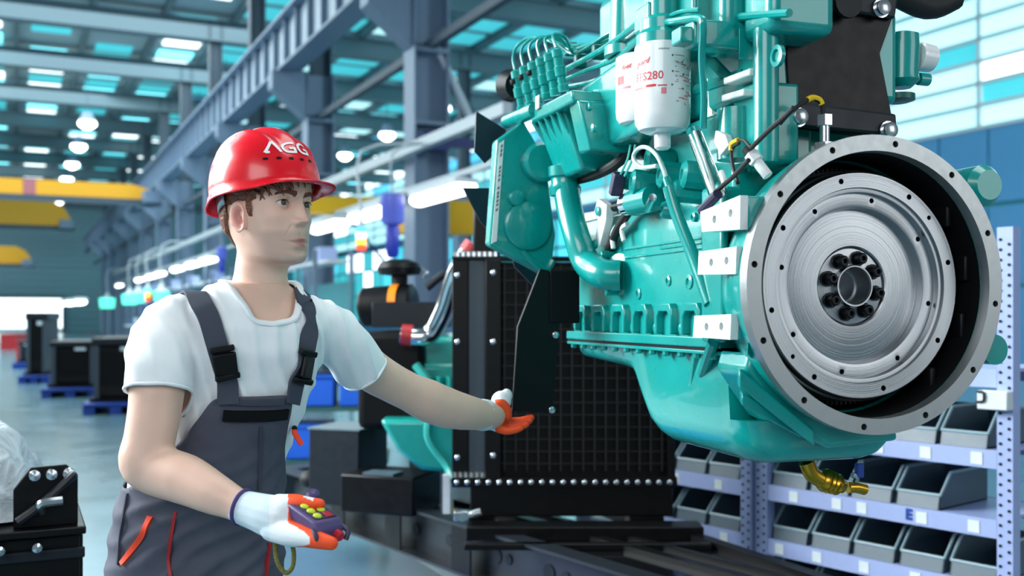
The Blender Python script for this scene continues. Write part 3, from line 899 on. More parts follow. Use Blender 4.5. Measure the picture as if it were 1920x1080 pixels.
# ================================================================== ROW OF BLACK GENERATORS ON BLUE PALLETS (left background)
def black_unit(u0, u1, v0, v1, Y, label, label2):
    a = P(u0, v1, Y); e = P(u1, v0, Y); w = e.x - a.x; h = e.z - a.z
    r = thing('black_generator', label, 'generator', (a.x, Y, .16), HR * .6, 'black generators in a row on blue pallets')
    z0 = 0; hh = e.z - .16
    t = MB(); t.bb(0, w, 0, 1.6, .05, hh * .88); bd = t.build('housing', 'black', r, bevel=.03)
    t = MB(); t.bb(-.03, w + .03, -.04, 1.6, hh * .88, hh); t.build('top_tank', 'black_grey', r, bevel=.02)
    t = MB(); t.bb(.12 * w, .88 * w, -.02, 0, .25 * hh, .8 * hh); t.build('radiator_face', 'black_matte', r, smooth=False)
    for x in (0, w - .07):
        t = MB(); t.bb(x, x + .07, -.05, 0, .05, hh * .88); t.build('side_channel', 'charcoal', r, smooth=False)
    t = MB(); t.bb(.55 * w, .8 * w, -.06, -.045, .8 * hh, .86 * hh); t.build('plate', 'label_white', r, smooth=False)
    t = MB(); t.bb(-.05, w + .05, -.1, 1.7, 0, .05); t.build('skid', 'black_matte', r, smooth=False)
    p = thing('pallet', label2, 'pallet', (a.x, Y - .06, 0), HR * .6, 'blue pallets under the black generators')
    for i in range(3):
        t = MB(); t.bb(-.1 + i * (w + .05) / 2, .05 + i * (w + .05) / 2, -.2, 1.7, 0, .11); t.build('block_row', 'pallet_blue', p, bevel=.01)
    t = MB(); t.bb(-.1, w + .1, -.22, 1.7, .11, .155); t.build('deck_board', 'pallet_blue', p, bevel=.01)
black_unit(176, 262, 634, 752, 14.2, 'black generator set nearest to the elbow of the person', 'blue pallet nearest to the elbow of the person')
black_unit(96, 172, 640, 742, 17.0, 'second black generator set in the row, left of the nearest', 'second blue pallet in the row')
black_unit(50, 84, 586, 700, 20.5, 'tall black generator set with a raised top in the row at left', 'third blue pallet in the row, under the tall unit')
black_unit(36, 52, 640, 690, 26.0, 'small farthest black generator set in the row at left', 'farthest blue pallet in the row')
def crate(u0, u1, v0, v1, Y, m, label, name='plastic_crate', cat='crate', dep=.4, grp=None):
    a = P(u0, v1, Y); e = P(u1, v0, Y)
    r = thing(name, label, cat, (a.x, Y, a.z), 0, grp)
    w, h = e.x - a.x, e.z - a.z
    t = MB(); t.bb(0, w, 0, dep, 0, h * .9); t.build('body', m, r, bevel=min(.02, h * .1))
    t = MB(); t.bb(-.01, w + .01, -.012, dep + .01, h * .9, h); t.build('rim', m, r, bevel=.005)
    return r
# bench with blue crates behind the person
bn = thing('work_bench', 'dark green steel bench with blue crates behind the reaching arm', 'bench', (P(610, 760, 8.2).x, 8.2, 0), .1)
for x in (-.45, .42):
    for y in (0, .6):
        t = MB(); t.bb(x, x + .05, y, y + .05, 0, 1.0); t.build('leg', 'bench_green', bn, smooth=False)
for z in (.2, .62, 1.0):
    t = MB(); t.bb(-.5, .5, -.03, .68, z - .03, z); t.build('shelf', 'bench_green', bn, smooth=False)
bx = P(610, 760, 8.2).x
for i, (x, z, w, h, lab) in enumerate(((-.34, .62, .40, .26, 'blue plastic crate on the middle shelf of the green bench'), (-.33, .2, .36, .28, 'blue plastic crate on the lowest shelf of the green bench'), (.1, .62, .25, .2, 'small blue plastic crate under the reaching arm'), (-.28, 1.0, .3, .2, 'blue plastic crate on top of the green bench'))):
    r = thing('plastic_crate', lab, 'crate', (bx + x, 8.26 + x * .1, z + .001), .1, 'blue crates on the green bench')
    t = MB(); t.bb(0, w, 0, .45, 0, h * .88); t.build('body', 'blue_plastic', r, bevel=.015)
    t = MB(); t.bb(-.01, w + .01, -.012, .46, h * .88, h); t.build('rim', 'blue_plastic', r, bevel=.005)
# far benches along the column row: pale tops, blue and white boxes
k = 0
for q in (17.5, 21.0, 24.5, 28.0, 32.0, 36.0, 41.0, 46.0):
    r = thing('work_bench', ['nearest', 'second', 'third', 'fourth', 'fifth', 'sixth', 'seventh', 'farthest'][k] + ' blue workstation along the column row at left', 'bench', Hp(4.6, q), HR, 'workstations along the column row')
    for x in (-.3, .3):
        for y in (-1.3, 1.3):
            t = MB(); t.bb(x - .03, x + .03, y - .03, y + .03, 0, 2.4); t.build('leg', 'column_blue', r, smooth=False)
    t = MB(); t.bb(-.4, .4, -1.4, 1.4, .85, .92); t.build('top', 'paint_white', r, smooth=False)
    t = MB(); t.bb(.28, .33, -1.4, 1.4, .95, 1.9); t.build('back_panel', 'pallet_blue' if k % 2 else 'wall_teal', r, smooth=False)
    t = MB(); t.bb(-.1, .25, -1.3, 1.3, 2.2, 2.25); t.build('upper_shelf', 'paint_white', r, smooth=False)
    for x, y, z, w, h, m_ in ((-.2, -.9, .92, .35, .3, 'paint_white'), (-.2, .3, .92, .4, .22, 'blue_plastic'), (0, -.5, 2.25, .3, .25, 'shelf_blue')):
        t = MB(); t.bb(x, x + w, y, y + w * 1.3, z, z + h); t.build('box', m_, r, bevel=.01)
    k += 1
# machines seen at the far end of the aisle
crate(0, 30, 626, 660, 40, 'hose_red', 'dull red machine in front of the bright far door', 'red_machine', 'machine', 1.5)
crate(30, 44, 640, 690, 30, 'hose_red', 'dark red machine beside the tall black generator', 'red_machine', 'machine', 1.0)
# blue stand under the remote, low blue pallet beside the skid
r = thing('pallet', 'blue pallet on the floor beside the skid, under the hand with the remote', 'pallet', (-.8, 3.55, 0), math.radians(38))
for y in (0, .34, .68):
    t = MB(); t.bb(-.1, .95, y, y + .1, 0, .1); t.build('runner', 'pallet_blue', r, bevel=.008)
for i in range(6):
    t = MB(); t.bb(-.1 + i * .18, .05 + i * .18, -.02, .8, .1, .125); t.build('deck_board', 'blue_plastic', r, bevel=.006)

# ================================================================== THE HANGING DIESEL ENGINE
EC = Vector((.679, 1.9, CAM_H + (HOR - 534) / FPX * 1.9))     # centre of the flywheel housing face
EA = math.radians(107.2)
ea = Vector((math.cos(EA), math.sin(EA), 0)); en = Vector((-ea.y, ea.x, 0))
EB = .37                                                       # root sits at the bottom of the oil pan
eng = thing('diesel_engine', 'large glossy turquoise diesel engine with a bare steel flywheel hanging in the foreground', 'engine', (EC.x, EC.y, EC.z - EB), EA)
def E(): return MB(off=(0, 0, EB))
def pe(u, v, t):
    """local point (s, t, z) on the side plane at offset t seen at pixel u, v"""
    k = (u - 960) / FPX
    s = (k * (EC.y + t * en.y) - EC.x - t * en.x) / (ea.x - k * ea.y)
    Y = EC.y + s * ea.y + t * en.y
    return Vector((s, t, CAM_H + (HOR - v) / FPX * Y - EC.z))
def ps(u, v, s):
    """local point on the cross plane at s"""
    k = (u - 960) / FPX
    t = (k * (EC.y + s * ea.y) - EC.x - s * ea.x) / (en.x - k * en.y)
    Y = EC.y + s * ea.y + t * en.y
    return Vector((s, t, CAM_H + (HOR - v) / FPX * Y - EC.z))
XA = Vector((1, 0, 0)); YA = Vector((0, 1, 0)); ZA = Vector((0, 0, 1))
def lathe_x(prof, n=64, o=(0, 0, 0), closed=False):
    t = E(); t.lathe(prof, o, XA, n, closed=closed); return t
def ring_pts(R, n, a0, x=0):
    return [Vector((x, R * math.cos(a0 + 2 * PI * i / n), R * math.sin(a0 + 2 * PI * i / n))) for i in range(n)]

# --- flywheel housing: turned steel face ring, bell, dark inside
t = lathe_x([(0, .2475), (0, .277), (.024, .277), (.024, .2475)], 96, closed=True)
me = t.mesh('ring'); c = E()
for p in ring_pts(.2635, 12, PI / 2 + .13): c.cyl(p - XA * .01, p + XA * .016, .0062, 12)
me = carve(me, c)
ring = link('housing_ring', me, ['machined', 'black_matte'], eng, label='bare machined steel ring')
t = E()
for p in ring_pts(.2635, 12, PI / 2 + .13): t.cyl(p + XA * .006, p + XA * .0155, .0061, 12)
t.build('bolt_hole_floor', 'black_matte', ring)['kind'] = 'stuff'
t = lathe_x([(.024, .2475), (.024, .276), (.05, .273), (.10, .262), (.16, .235), (.20, .222), (.20, .215), (.16, .2315), (.10, .253), (.05, .256)], 72, closed=True)
t.build('flywheel_housing', 'teal', eng)
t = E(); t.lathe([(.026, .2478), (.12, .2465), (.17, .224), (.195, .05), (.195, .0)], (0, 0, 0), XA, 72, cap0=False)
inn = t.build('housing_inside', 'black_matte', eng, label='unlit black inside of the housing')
bo = None
for a_ in (-.32, .15, .62, -.85):
    t = E(); p = Vector((.075, -.243 * math.cos(a_), .243 * math.sin(a_))); t.box(p, (.05, .012, .05)); t.build('casting_lug', 'dark_metal', inn, bevel=.004)
# --- flywheel
prof = [(.125, .0), (.125, .031), (.085, .031), (.085, .034), (.044, .0365), (.040, .0385), (.040, .0415), (.052, .043), (.056, .0765), (.052, .079), (.050, .082),
        (.0505, .150), (.052, .1565), (.036, .159), (.035, .163), (.0355, .186), (.024, .188), (.0235, .192), (.0235, .195), (.018, .197), (.0175, .2255), (.020, .2285), (.034, .2295), (.036, .2335), (.10, .2335), (.10, .21), (.14, .20), (.14, .0)]
FK, FD = .945, .034
prof = [(x + FD, r * FK) for x, r in prof]
t = lathe_x(prof, 120)
me = t.mesh('fw'); c = E()
for p in ring_pts(.2125 * FK, 8, .55, FD): c.cyl(p, p + XA * .05, .0055, 12)
for p in ring_pts(.2125 * FK, 2, 2.42, FD): c.cyl(p, p + XA * .05, .0045, 12)
for p in ring_pts(.1765 * FK, 8, .2, FD): c.cyl(p + XA * .01, p + XA * .06, .0052, 12)
me = carve(me, c)
def fly_mat():
    m = bpy.data.materials.new('turned_steel'); m.use_nodes = True
    nt = m.node_tree; b_ = nt.nodes['Principled BSDF']
    tc = nt.nodes.new('ShaderNodeTexCoord'); mp = nt.nodes.new('ShaderNodeMapping'); mp.inputs['Location'].default_value = (0, 0, -EB)
    nt.links.new(tc.outputs['Object'], mp.inputs['Vector'])
    sx = nt.nodes.new('ShaderNodeSeparateXYZ'); nt.links.new(mp.outputs[0], sx.inputs[0])
    cx = nt.nodes.new('ShaderNodeCombineXYZ'); nt.links.new(sx.outputs[1], cx.inputs[0]); nt.links.new(sx.outputs[2], cx.inputs[1])
    ln = nt.nodes.new('ShaderNodeVectorMath'); ln.operation = 'LENGTH'; nt.links.new(cx.outputs[0], ln.inputs[0])
    nz = nt.nodes.new('ShaderNodeTexNoise'); nz.noise_dimensions = '1D'; nz.inputs['Scale'].default_value = 700; nz.inputs['Detail'].default_value = 3
    nt.links.new(ln.outputs['Value'], nz.inputs['W'])
    bp = nt.nodes.new('ShaderNodeBump'); bp.inputs['Strength'].default_value = .35; bp.inputs['Distance'].default_value = .0006
    nt.links.new(nz.outputs['Fac'], bp.inputs['Height']); nt.links.new(bp.outputs[0], b_.inputs['Normal'])
    b_.inputs['Base Color'].default_value = (.43, .45, .47, 1); b_.inputs['Metallic'].default_value = 1; b_.inputs['Roughness'].default_value = .34
    tg = nt.nodes.new('ShaderNodeTangent'); tg.direction_type = 'RADIAL'; tg.axis = 'X'
    b_.inputs['Anisotropic'].default_value = .75; nt.links.new(tg.outputs[0], b_.inputs['Tangent'])
    return m
M['turned'] = fly_mat()
fw = link('flywheel', me, ['turned'], eng, ang=.35, label='bare turned steel flywheel')
t = E()
for p in ring_pts(.2125 * FK, 8, .55, FD): t.cyl(p + XA * .030, p + XA * .046, .0056, 12)
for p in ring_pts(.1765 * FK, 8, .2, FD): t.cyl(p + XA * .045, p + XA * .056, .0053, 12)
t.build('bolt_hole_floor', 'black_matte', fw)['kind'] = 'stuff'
bt = MB(); bt.lathe([(0, .015), (-.003, .0152), (-.003, .0112), (-.018, .0108), (-.021, .0085), (-.021, .005), (-.015, .0045), (-.015, 0)], (0, 0, 0), XA, 18)
bo = None
for i, p in enumerate(ring_pts(.0575 * FK, 8, .25)):
    q = p + Vector((.053 + FD, 0, EB))
    if bo is None: bo = bt.build('flywheel_bolt', 'black_metal', fw, loc=q)
    else: copy_part(bo, fw, q)
# ring gear teeth behind the rim
t = E()
t.lathe([(.125, .205), (.125, .2255), (.143, .2255), (.143, .205)], (0, 0, 0), XA, 96, closed=True)
for i in range(138):
    an = 2 * PI * i / 138; R = Matrix.Rotation(an, 3, 'X')
    t.box(R @ Vector((.134, .2285, 0)), (.016, .007, .0055), R)
t.build('ring_gear', 'dark_metal', eng, smooth=False)['kind'] = 'stuff'

# --- cylinder block
t = E(); t.prism([(.205, -.112), (.205, .10), (.198, .20), (-.2, .20), (-.2, -.112)], lambda a, c_, w: Vector((w, a, c_)), .205, 1.06)
t.prism([(.215, -.112), (.215, .2), (-.215, .2), (-.215, -.112)], lambda a, c_, w: Vector((w, a, c_)), .204, .26)
blk = t.build('cylinder_block', 'teal', eng, bevel=.008)
def sidebox(u0, v0, u1, v1, t0, t1, name, m='teal', par=None, bevel=.004, **k):
    a = pe(u0, v0, t1); e = pe(u1, v1, t1)
    b_ = E(); b_.bb(min(a.x, e.x), max(a.x, e.x), t0, t1, min(a.z, e.z), max(a.z, e.z))
    return b_.build(name, m, par or eng, bevel=bevel, **k)
t = E(); t.bb(.20, 1.07, -.215, .222, -.122, -.100); t.build('pan_rail', 'teal', blk, bevel=.003)
t = E(); t.bb(.20, 1.07, -.21, .217, -.128, -.122); t.build('gasket', 'black_matte', blk, smooth=False)
sb = None
for i in range(6):
    x = .33 + .128 * i
    t = E(); t.prism([(-.042, -.098), (-.042, -.045), (-.034, -.03), (.034, -.03), (.042, -.045), (.042, -.098), (.03, -.098), (.03, -.06), (.02, -.048), (-.02, -.048), (-.03, -.06), (-.03, -.098)], lambda a, c_, w: Vector((x + a, w, c_)), .2, .222)
    t.build('scallop', 'teal', blk, bevel=.003)
    t = E(); t.lathe([(0, .011), (.006, .011), (.008, .006)], (x + .062, .205, -.085), YA, 12); t.build('skirt_bolt', 'teal', blk)
for x0, x1, z in ((.24, .70, .104), (.26, .70, .083), (.30, .50, .094)):
    t = E(); t.bb(x0, x1, .2, .2085, z - .003, z + .003); t.build('cast_ledge', 'teal', blk, bevel=.002)
for x, z, r in ((.46, .02, .012), (.36, .015, .016), (.62, -.005, .014), (.34, .15, .01)):
    t = E(); t.lathe([(0, r), (.008, r), (.01, r * .5), (.006, r * .4), (.006, 0)], (x, .2, z), YA, 16); t.build('plug', 'teal', blk)
# adapter between block and bell with three mounting pads, their glare put into a pale face colour
t = E(); t.prism([(.17, -.11), (.17, .19), (.26, .20), (.26, -.11)], lambda a, c_, w: Vector((a, w, c_)), .215, .232)
t.build('housing_shoulder', 'teal', eng, bevel=.02, seg=3)
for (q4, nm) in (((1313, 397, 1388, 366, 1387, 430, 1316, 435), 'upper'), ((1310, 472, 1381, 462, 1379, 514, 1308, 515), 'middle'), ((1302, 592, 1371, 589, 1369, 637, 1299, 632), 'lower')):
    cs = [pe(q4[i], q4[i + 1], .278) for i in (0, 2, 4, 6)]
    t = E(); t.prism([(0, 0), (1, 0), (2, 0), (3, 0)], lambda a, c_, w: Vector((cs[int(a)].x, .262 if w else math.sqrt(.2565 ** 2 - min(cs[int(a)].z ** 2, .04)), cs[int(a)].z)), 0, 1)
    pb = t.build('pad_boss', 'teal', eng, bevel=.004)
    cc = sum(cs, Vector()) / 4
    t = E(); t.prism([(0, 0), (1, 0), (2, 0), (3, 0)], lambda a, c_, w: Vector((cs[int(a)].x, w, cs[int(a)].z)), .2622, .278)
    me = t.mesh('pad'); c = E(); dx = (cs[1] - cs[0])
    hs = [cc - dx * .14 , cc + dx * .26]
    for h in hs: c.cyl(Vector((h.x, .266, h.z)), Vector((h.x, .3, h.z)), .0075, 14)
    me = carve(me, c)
    pdo = link('mounting_pad', me, ['pad'], pb, label='mounting pad with two holes, glare painted into its pale face')
    t = E()
    for h in hs: t.cyl(Vector((h.x, .2645, h.z)), Vector((h.x, .2665, h.z)), .0078, 14)
    t.build('hole_floor', 'black_matte', pb)['kind'] = 'stuff'
# webs between bell and pan at the lower left
for u0, v0, u1, v1, w in ((1385, 690, 1525, 805, .03), (1390, 735, 1500, 800, .02), (1400, 640, 1470, 700, .02)):
    a = pe(u0, v0, .25); e = pe(u1, v1, .10)
    t = E(); d = (e - a); t.prism([(0, 0), (1, 0), (1, -w), (0, -w * 1.2)], lambda p_, c_, q_: a + d * p_ + Vector((0, 0, c_)) + Vector((.04, -.02, 0)) * q_, -.4, 1.2)
    t.build('bell_web', 'teal', eng, bevel=.004)
arc = [(.2565 * math.cos(math.radians(q)), .2565 * math.sin(math.radians(q))) for q in range(-28, -115, -8)]
t = E(); t.prism(arc + [(-.10, -.30), (.06, -.31), (.17, -.25), (.238, -.16)], lambda a, c_, w: Vector((w, a, c_)), .07, .19)
t.build('housing_foot', 'teal', eng, bevel=.012, seg=3)
a = pe(1338, 640, .235); e = pe(1318, 700, .19)
t = E(); t.tube([a, (a + e) / 2, e], .012, 8, 3); t.build('pan_rib', 'teal', eng)
a = pe(1310, 650, .2); e = pe(1296, 760, .175)
t = E(); t.tube([a, (a + e) / 2, e], .012, 8, 3); t.build('pan_rib', 'teal', eng)

# --- oil pan: shallow front, deep sump at the flywheel end
def pan_ring(s, wl, wr, zt, zb, rr):
    pts = []
    n = 7
    pts.append(Vector((s, wl, zt)))
    for i in range(n):
        a_ = PI / 2 * i / (n - 1); pts.append(Vector((s, wl - .01 - rr + rr * math.cos(a_), zb + rr - rr * math.sin(a_))))
    for i in range(n):
        a_ = PI / 2 * i / (n - 1); pts.append(Vector((s, -wr + .01 + rr - rr * math.sin(a_), zb + rr - rr * math.cos(a_))))
    pts.append(Vector((s, -wr, zt)))
    return pts
rg = []
for s_, wl, zb, rr in ((1.075, .17, -.150, .015), (1.07, .195, -.165, .03), (1.04, .205, -.172, .035), (.80, .205, -.184, .04), (.735, .205, -.190, .04), (.70, .205, -.200, .045), (.675, .2045, -.222, .05),
                       (.655, .204, -.252, .055), (.63, .203, -.290, .06), (.60, .202, -.328, .065), (.575, .20, -.343, .068), (.54, .20, -.350, .07), (.25, .20, -.352, .07), (.21, .20, -.352, .07), (.20, .198, -.350, .07), (.16, .19, -.345, .06), (.135, .17, -.335, .05), (.12, .14, -.31, .03)):
    rg.append(pan_ring(s_, wl, min(wl, .13 if s_ < .66 else .19), -.128 if s_ > .205 else -.262, zb, rr))
t = E(); t.loft(rg); pan = t.build('oil_pan', 'teal', eng, ang=.9)
t = E(); t.bb(.19, 1.075, -.21, .218, -.136, -.128); t.build('pan_flange', 'teal', pan, bevel=.002)
ub = MB(); ub.lathe([(0, .009), (.008, .009), (.010, .006)], (0, 0, 0), (0, 0, -1), 8); bo = None
for i in range(12):
    p = Vector((.24 + .072 * i, .213, -.136 + EB))
    if bo is None: bo = ub.build('pan_bolt', 'teal', pan, loc=p)
    else: copy_part(bo, pan, p)
# brass drain valve under the sump
def pv(u, v): return ps(u, v, .20)
t = E(); t.tube([pv(1512, 866), pv(1522, 888), pv(1540, 900)], .0165, 14, 4); dv = t.build('drain_valve', 'brass', eng, label='brass drain valve')
a = pv(1536, 897); e = pv(1592, 916)
t = E(); t.lathe([(0, .012), (.006, .021), (.014, .0245), (.02, .0205), (.024, .0245), (.03, .0200), (.034, .0235), (.040, .0200), (.045, .0225), (.052, .016), (.06, .014)], a, e - a, 20); t.build('valve_body', 'brass', dv)
t = E(); t.tube([pv(1590, 914), pv(1606, 914), pv(1622, 918)], .0115, 12, 4); t.build('outlet', 'brass', dv)
t = E(); t.lathe([(0, .009), (.004, .0092)], pv(1621, 917), (-.3, -1, 0), 12); t.build('outlet_mouth', 'black_matte', dv)
t = E(); t.tube([pv(1602, 910), pv(1606, 896), pv(1598, 890)], .006, 8, 4); t.build('valve_stem', 'zinc', dv)
t = E(); p = pv(1611, 882); t.box(p, (.012, .018, .03)); t.build('valve_lever', 'pallet_blue', dv, bevel=.003)

# --- cylinder head, covers and castings above the block
t = E(); t.bb(.205, 1.02, -.16, .09, .20, .37); hd = t.build('cylinder_head', 'teal', eng, bevel=.01)
t = E(); t.bb(.14, 1.0, -.15, .17, .37, .56); t.build('upper_casting', 'teal', eng, bevel=.015, seg=3)
t = E(); t.bb(.14, 1.0, -.14, .16, .56, .80); t.build('valve_cover', 'teal', eng, bevel=.03, seg=3)
# intake housing at the top right, with its lower edge and posts
def face_block(u0, v0, u1, v1, t0, t1, name, bevel=.01, m='teal'):
    a = pe(u0, v0, t1); e = pe(u1, v1, t1)
    b_ = E(); b_.bb(max(.155 if min(a.z, e.z) > .27 else .205, min(a.x, e.x)), max(a.x, e.x), t0, t1, min(a.z, e.z), max(a.z, e.z)); return b_.build(name, m, eng, bevel=bevel, seg=3)
face_block(1312, -70, 1446, 42, .10, .235, 'intake_housing', .02)
face_block(1446, -70, 1490, 34, .06, .20, 'intake_end', .02)
a = pe(1310, 45, .215); e = pe(1480, 24, .19)
t = E(); t.tube([a, a.lerp(e, .5) + Vector((0, 0, .004)), e], .008, 8, 4); t.build('intake_flange', 'teal', eng)
face_block(1386, 52, 1420, 94, .13, .205, 'head_boss', .008)
face_block(1405, 40, 1490, 300, .02, .165, 'rear_casting', .012)
face_block(1320, 50, 1420, 140, .08, .165, 'head_port', .01)
t = E(); p = pe(1436, 55, .18); q = pe(1436, 305, .18); t.cyl(p, q, .024, 20); t.build('rear_pillar', 'teal', eng)
t = E(); p = pe(1380, 205, .19); q = pe(1380, 300, .19); t.cyl(p, q, .037, 24); t.build('thermostat_barrel', 'teal', eng)
t = E(); p = pe(1462, 105, .185); t.lathe([(0, .02), (.008, .02), (.009, .012), (.004, .011), (.004, 0)], p, YA, 18); t.build('core_plug', 'teal', eng)
for (u0, v0, u1, v1) in ((1366, 160, 1416, 142), (1362, 192, 1404, 180)):
    a = pe(u0, v0, .2); e = pe(u1, v1, .2)
    t = E(); t.prism([(0, 0), (1, 0), (1, .014), (0, .014)], lambda p_, c_, w: a.lerp(e, p_) + Vector((0, w, c_)), -.04, .012); t.build('angled_ledge', 'pad', eng, bevel=.003, label='ledge in the pale glare colour of the mounting pads')
face_block(1422, 150, 1474, 290, .10, .19, 'rear_cover', .008)
for (u0, v0, u1, v1, r_, t_) in ((1300, 70, 1376, 150, .018, .16), (1310, 170, 1400, 140, .016, .16), (1340, 150, 1345, 250, .022, .15)):
    t = E(); a = pe(u0, v0, t_); e = pe(u1, v1, t_); t.tube([a, a.lerp(e, .5), e], r_, 10, 2); t.build('cast_rib', 'teal', eng)
face_block(1225, 255, 1440, 470, .08, .185, 'side_cover', .012)
# gear train and brackets between filters and block
for u, v, t_, r_, d in ((1265, 330, .215, .030, .03), (1290, 360, .22, .024, .03), (1240, 300, .21, .026, .03), (1310, 330, .21, .03, .03), (1220, 345, .22, .03, .04), (1262, 395, .21, .02, .02), (1188, 340, .22, .022, .03)):
    t = E(); p = pe(u, v, t_); t.lathe([(-.03, r_), (d, r_), (d + .006, r_ * .8), (d + .006, r_ * .4), (d, r_ * .35), (d, 0)], p, (.25, 1, .1), 10); t.build('cast_boss', 'teal', eng)

# --- upright front gear case plate at the far end, with its covers and sticker
gs_ = 1.0
ol = [(932, 262), (982, 226), (1024, 300), (1034, 380), (1042, 440), (1036, 492), (1018, 512), (918, 458)]
pl = [ps(u, v, gs_) for u, v in ol]
t = E(); t.prism([(i, 0) for i in range(len(pl))], lambda a, c_, w: pl[int(a)] + XA * w, 0, .05)
gc = t.build('gear_case', 'teal', eng, bevel=.006)
p = ps(1052, 440, gs_); 
t = E(); t.lathe([(0, .066), (-.012, .064), (-.016, .058), (-.016, 0)], ps(988, 424, gs_), XA, 40); t.build('gear_bulge', 'teal', gc)
t = E(); t.lathe([(0, .055), (-.03, .052), (-.036, .044), (-.036, 0)], ps(1012, 306, gs_), XA, 36); t.build('pump_drive_cover', 'teal', gc)
t = E(); t.lathe([(0, .022), (-.018, .020), (-.022, .010), (-.022, 0)], ps(966, 372, gs_), XA, 16); t.build('cover_boss', 'teal', gc)
t = E(); pts = [ps(978, 470, gs_), ps(1020, 505, gs_), ps(1036, 488, gs_)]
t.tube(pts, .010, 8, 4); t.build('case_lip', 'teal', gc)
s0 = [ps(937, 268, gs_ - .002), ps(945, 262, gs_ - .002), ps(931, 452, gs_ - .002), ps(921, 457, gs_ - .002)]
t = E(); t.prism([(0, 0), (1, 0), (2, 0), (3, 0)], lambda a, c_, w: s0[int(a)] - XA * w, 0, .002); stk = t.build('sticker', 'filter_white', gc, smooth=False, label='narrow white sticker on the case edge')
t = E(); rr = random.Random(5)
for i in range(16):
    k = .03 + .042 * i + rr.random() * .008
    if i in (3, 4, 9): continue
    c0 = s0[0].lerp(s0[3], k); c1 = s0[1].lerp(s0[2], k); d = (s0[3] - s0[0]) * (.022 + rr.random() * .01)
    q = [c0.lerp(c1, .3), c0.lerp(c1, .75), c0.lerp(c1, .75) + d, c0.lerp(c1, .3) + d]
    t.prism([(0, 0), (1, 0), (2, 0), (3, 0)], lambda a, c_, w: q[int(a)] - XA * (.0021 + w), 0, .0006)
t.build('sticker_print', 'grey_print', stk if False else gc, smooth=False)['kind'] = 'stuff'

# --- injection pump: leaning body, six delivery valves, six pipes
t = E(); c4 = [pe(1000, 222, .36), pe(1050, 196, .36), pe(1092, 318, .30), pe(1046, 338, .30)]
t.prism([(0, 0), (1, 0), (2, 0), (3, 0)], lambda a, c_, w: c4[int(a)] + Vector((0, w, 0)), -.10, .0); pump = t.build('injection_pump', 'teal', eng, bevel=.008)
for i in range(5):
    k = i / 4
    a = c4[0].lerp(c4[1], .05 + .9 * k) + Vector((0, .004, -.01)); e = c4[3].lerp(c4[2], .05 + .9 * k) + Vector((0, .004, .05))
    t = E(); t.tube([a, a.lerp(e, .5), a.lerp(e, .75)], .0065, 8, 2); t.build('pump_rib', 'teal', pump)
c5 = [pe(1002, 208, .365), pe(1080, 168, .365), pe(1084, 192, .36), pe(1004, 232, .36)]
t = E(); t.prism([(0, 0), (1, 0), (2, 0), (3, 0)], lambda a, c_, w: c5[int(a)] + Vector((0, w, 0)), -.09, .012); t.build('pump_deck', 'teal', pump, bevel=.006)
a = pe(952, 228, .37); e = pe(1004, 206, .37)
t = E(); t.cyl(a, e, .020, 14); t.build('pump_nose', 'teal', pump)
c6 = [pe(1074, 170, .345), pe(1100, 190, .345), pe(1122, 282, .315), pe(1100, 290, .315)]
t = E(); t.prism([(0, 0), (1, 0), (2, 0), (3, 0)], lambda a, c_, w: c6[int(a)] + Vector((0, w, 0)), -.1, .02); t.build('governor_flange', 'teal', pump, bevel=.006)
c6 = [pe(1086, 164, .31), pe(1164, 108, .31), pe(1206, 244, .29), pe(1114, 284, .29)]
t = E(); t.prism([(0, 0), (1, 0), (2, 0), (3, 0)], lambda a, c_, w: c6[int(a)] + Vector((0, w, 0)), -.12, .0); t.build('governor', 'teal', pump, bevel=.012)
for u, v in ((1108, 200), (1116, 240), (1090, 190)):
    t = E(); t.lathe([(0, .010), (.008, .010), (.010, .005)], pe(u, v, .335), YA, 8); t.build('cap_screw', 'teal', pump)
t = E(); q = pe(1008, 192, .38); t.box(q, (.03, .004, .035)); t.build('rating_plate', 'label_grey', pump, bevel=.002)
# small printed badge
vt = None
for i in range(6):
    b0 = pe(980 + 15.5 * i, 212 - 8.2 * i, .352); b1 = pe(966 + 15.5 * i, 134 - 8.2 * i, .375); d = b1 - b0; L = d.length
    t = E(); t.lathe([(0, .0135), (L * .16, .0135), (L * .18, .0105), (L * .36, .0105), (L * .38, .0145), (L * .6, .0145), (L * .62, .011), (L * .82, .011), (L * .84, .0135), (L, .0125), (L + .004, .006)], b0, d, 12)
    vt = t.build('delivery_valve', 'teal', pump)
    if i < 3:
        t = E(); t.lathe([(L * .70, .0115), (L * .72, .0122), (L * .8, .0122), (L * .81, .0115)], b0 + Vector((.004, .006, 0)), d, 12); t.build('cap_seal', 'black_matte', vt)
    top = b1 + d.normalized() * .004
    p1 = pe(962 + 15 * i, 106 - 7 * i, .378); p2 = pe(972 + 14 * i, 84 - 4 * i, .37); p3 = pe(1000 + 12 * i, 70 + 0 * i, .345)
    p4 = pe(1064 + 3 * i, 84 + 4 * (i % 3) * 2, .30); p5 = pe(1110 + 6 * i, 92 - 7 * i + 6, .27); p6 = pe(1176 + 5 * i, 62 - 8 * i + 10, .24); p7 = pe(1240 + 10 * i, 44 - 8 * i, .2)
    t = E(); t.tube([top, p1, p2, p3, p4, p5, p6, p7], .0042, 8, 6); t.build('fuel_pipe', 'teal', eng)
for u, v in ((1070, 92), (1122, 98), (1088, 116)):
    t = E(); p = pe(u, v, .29); t.box(p, (.02, .03, .035)); t.build('pipe_clamp', 'teal_dark', eng, bevel=.004)
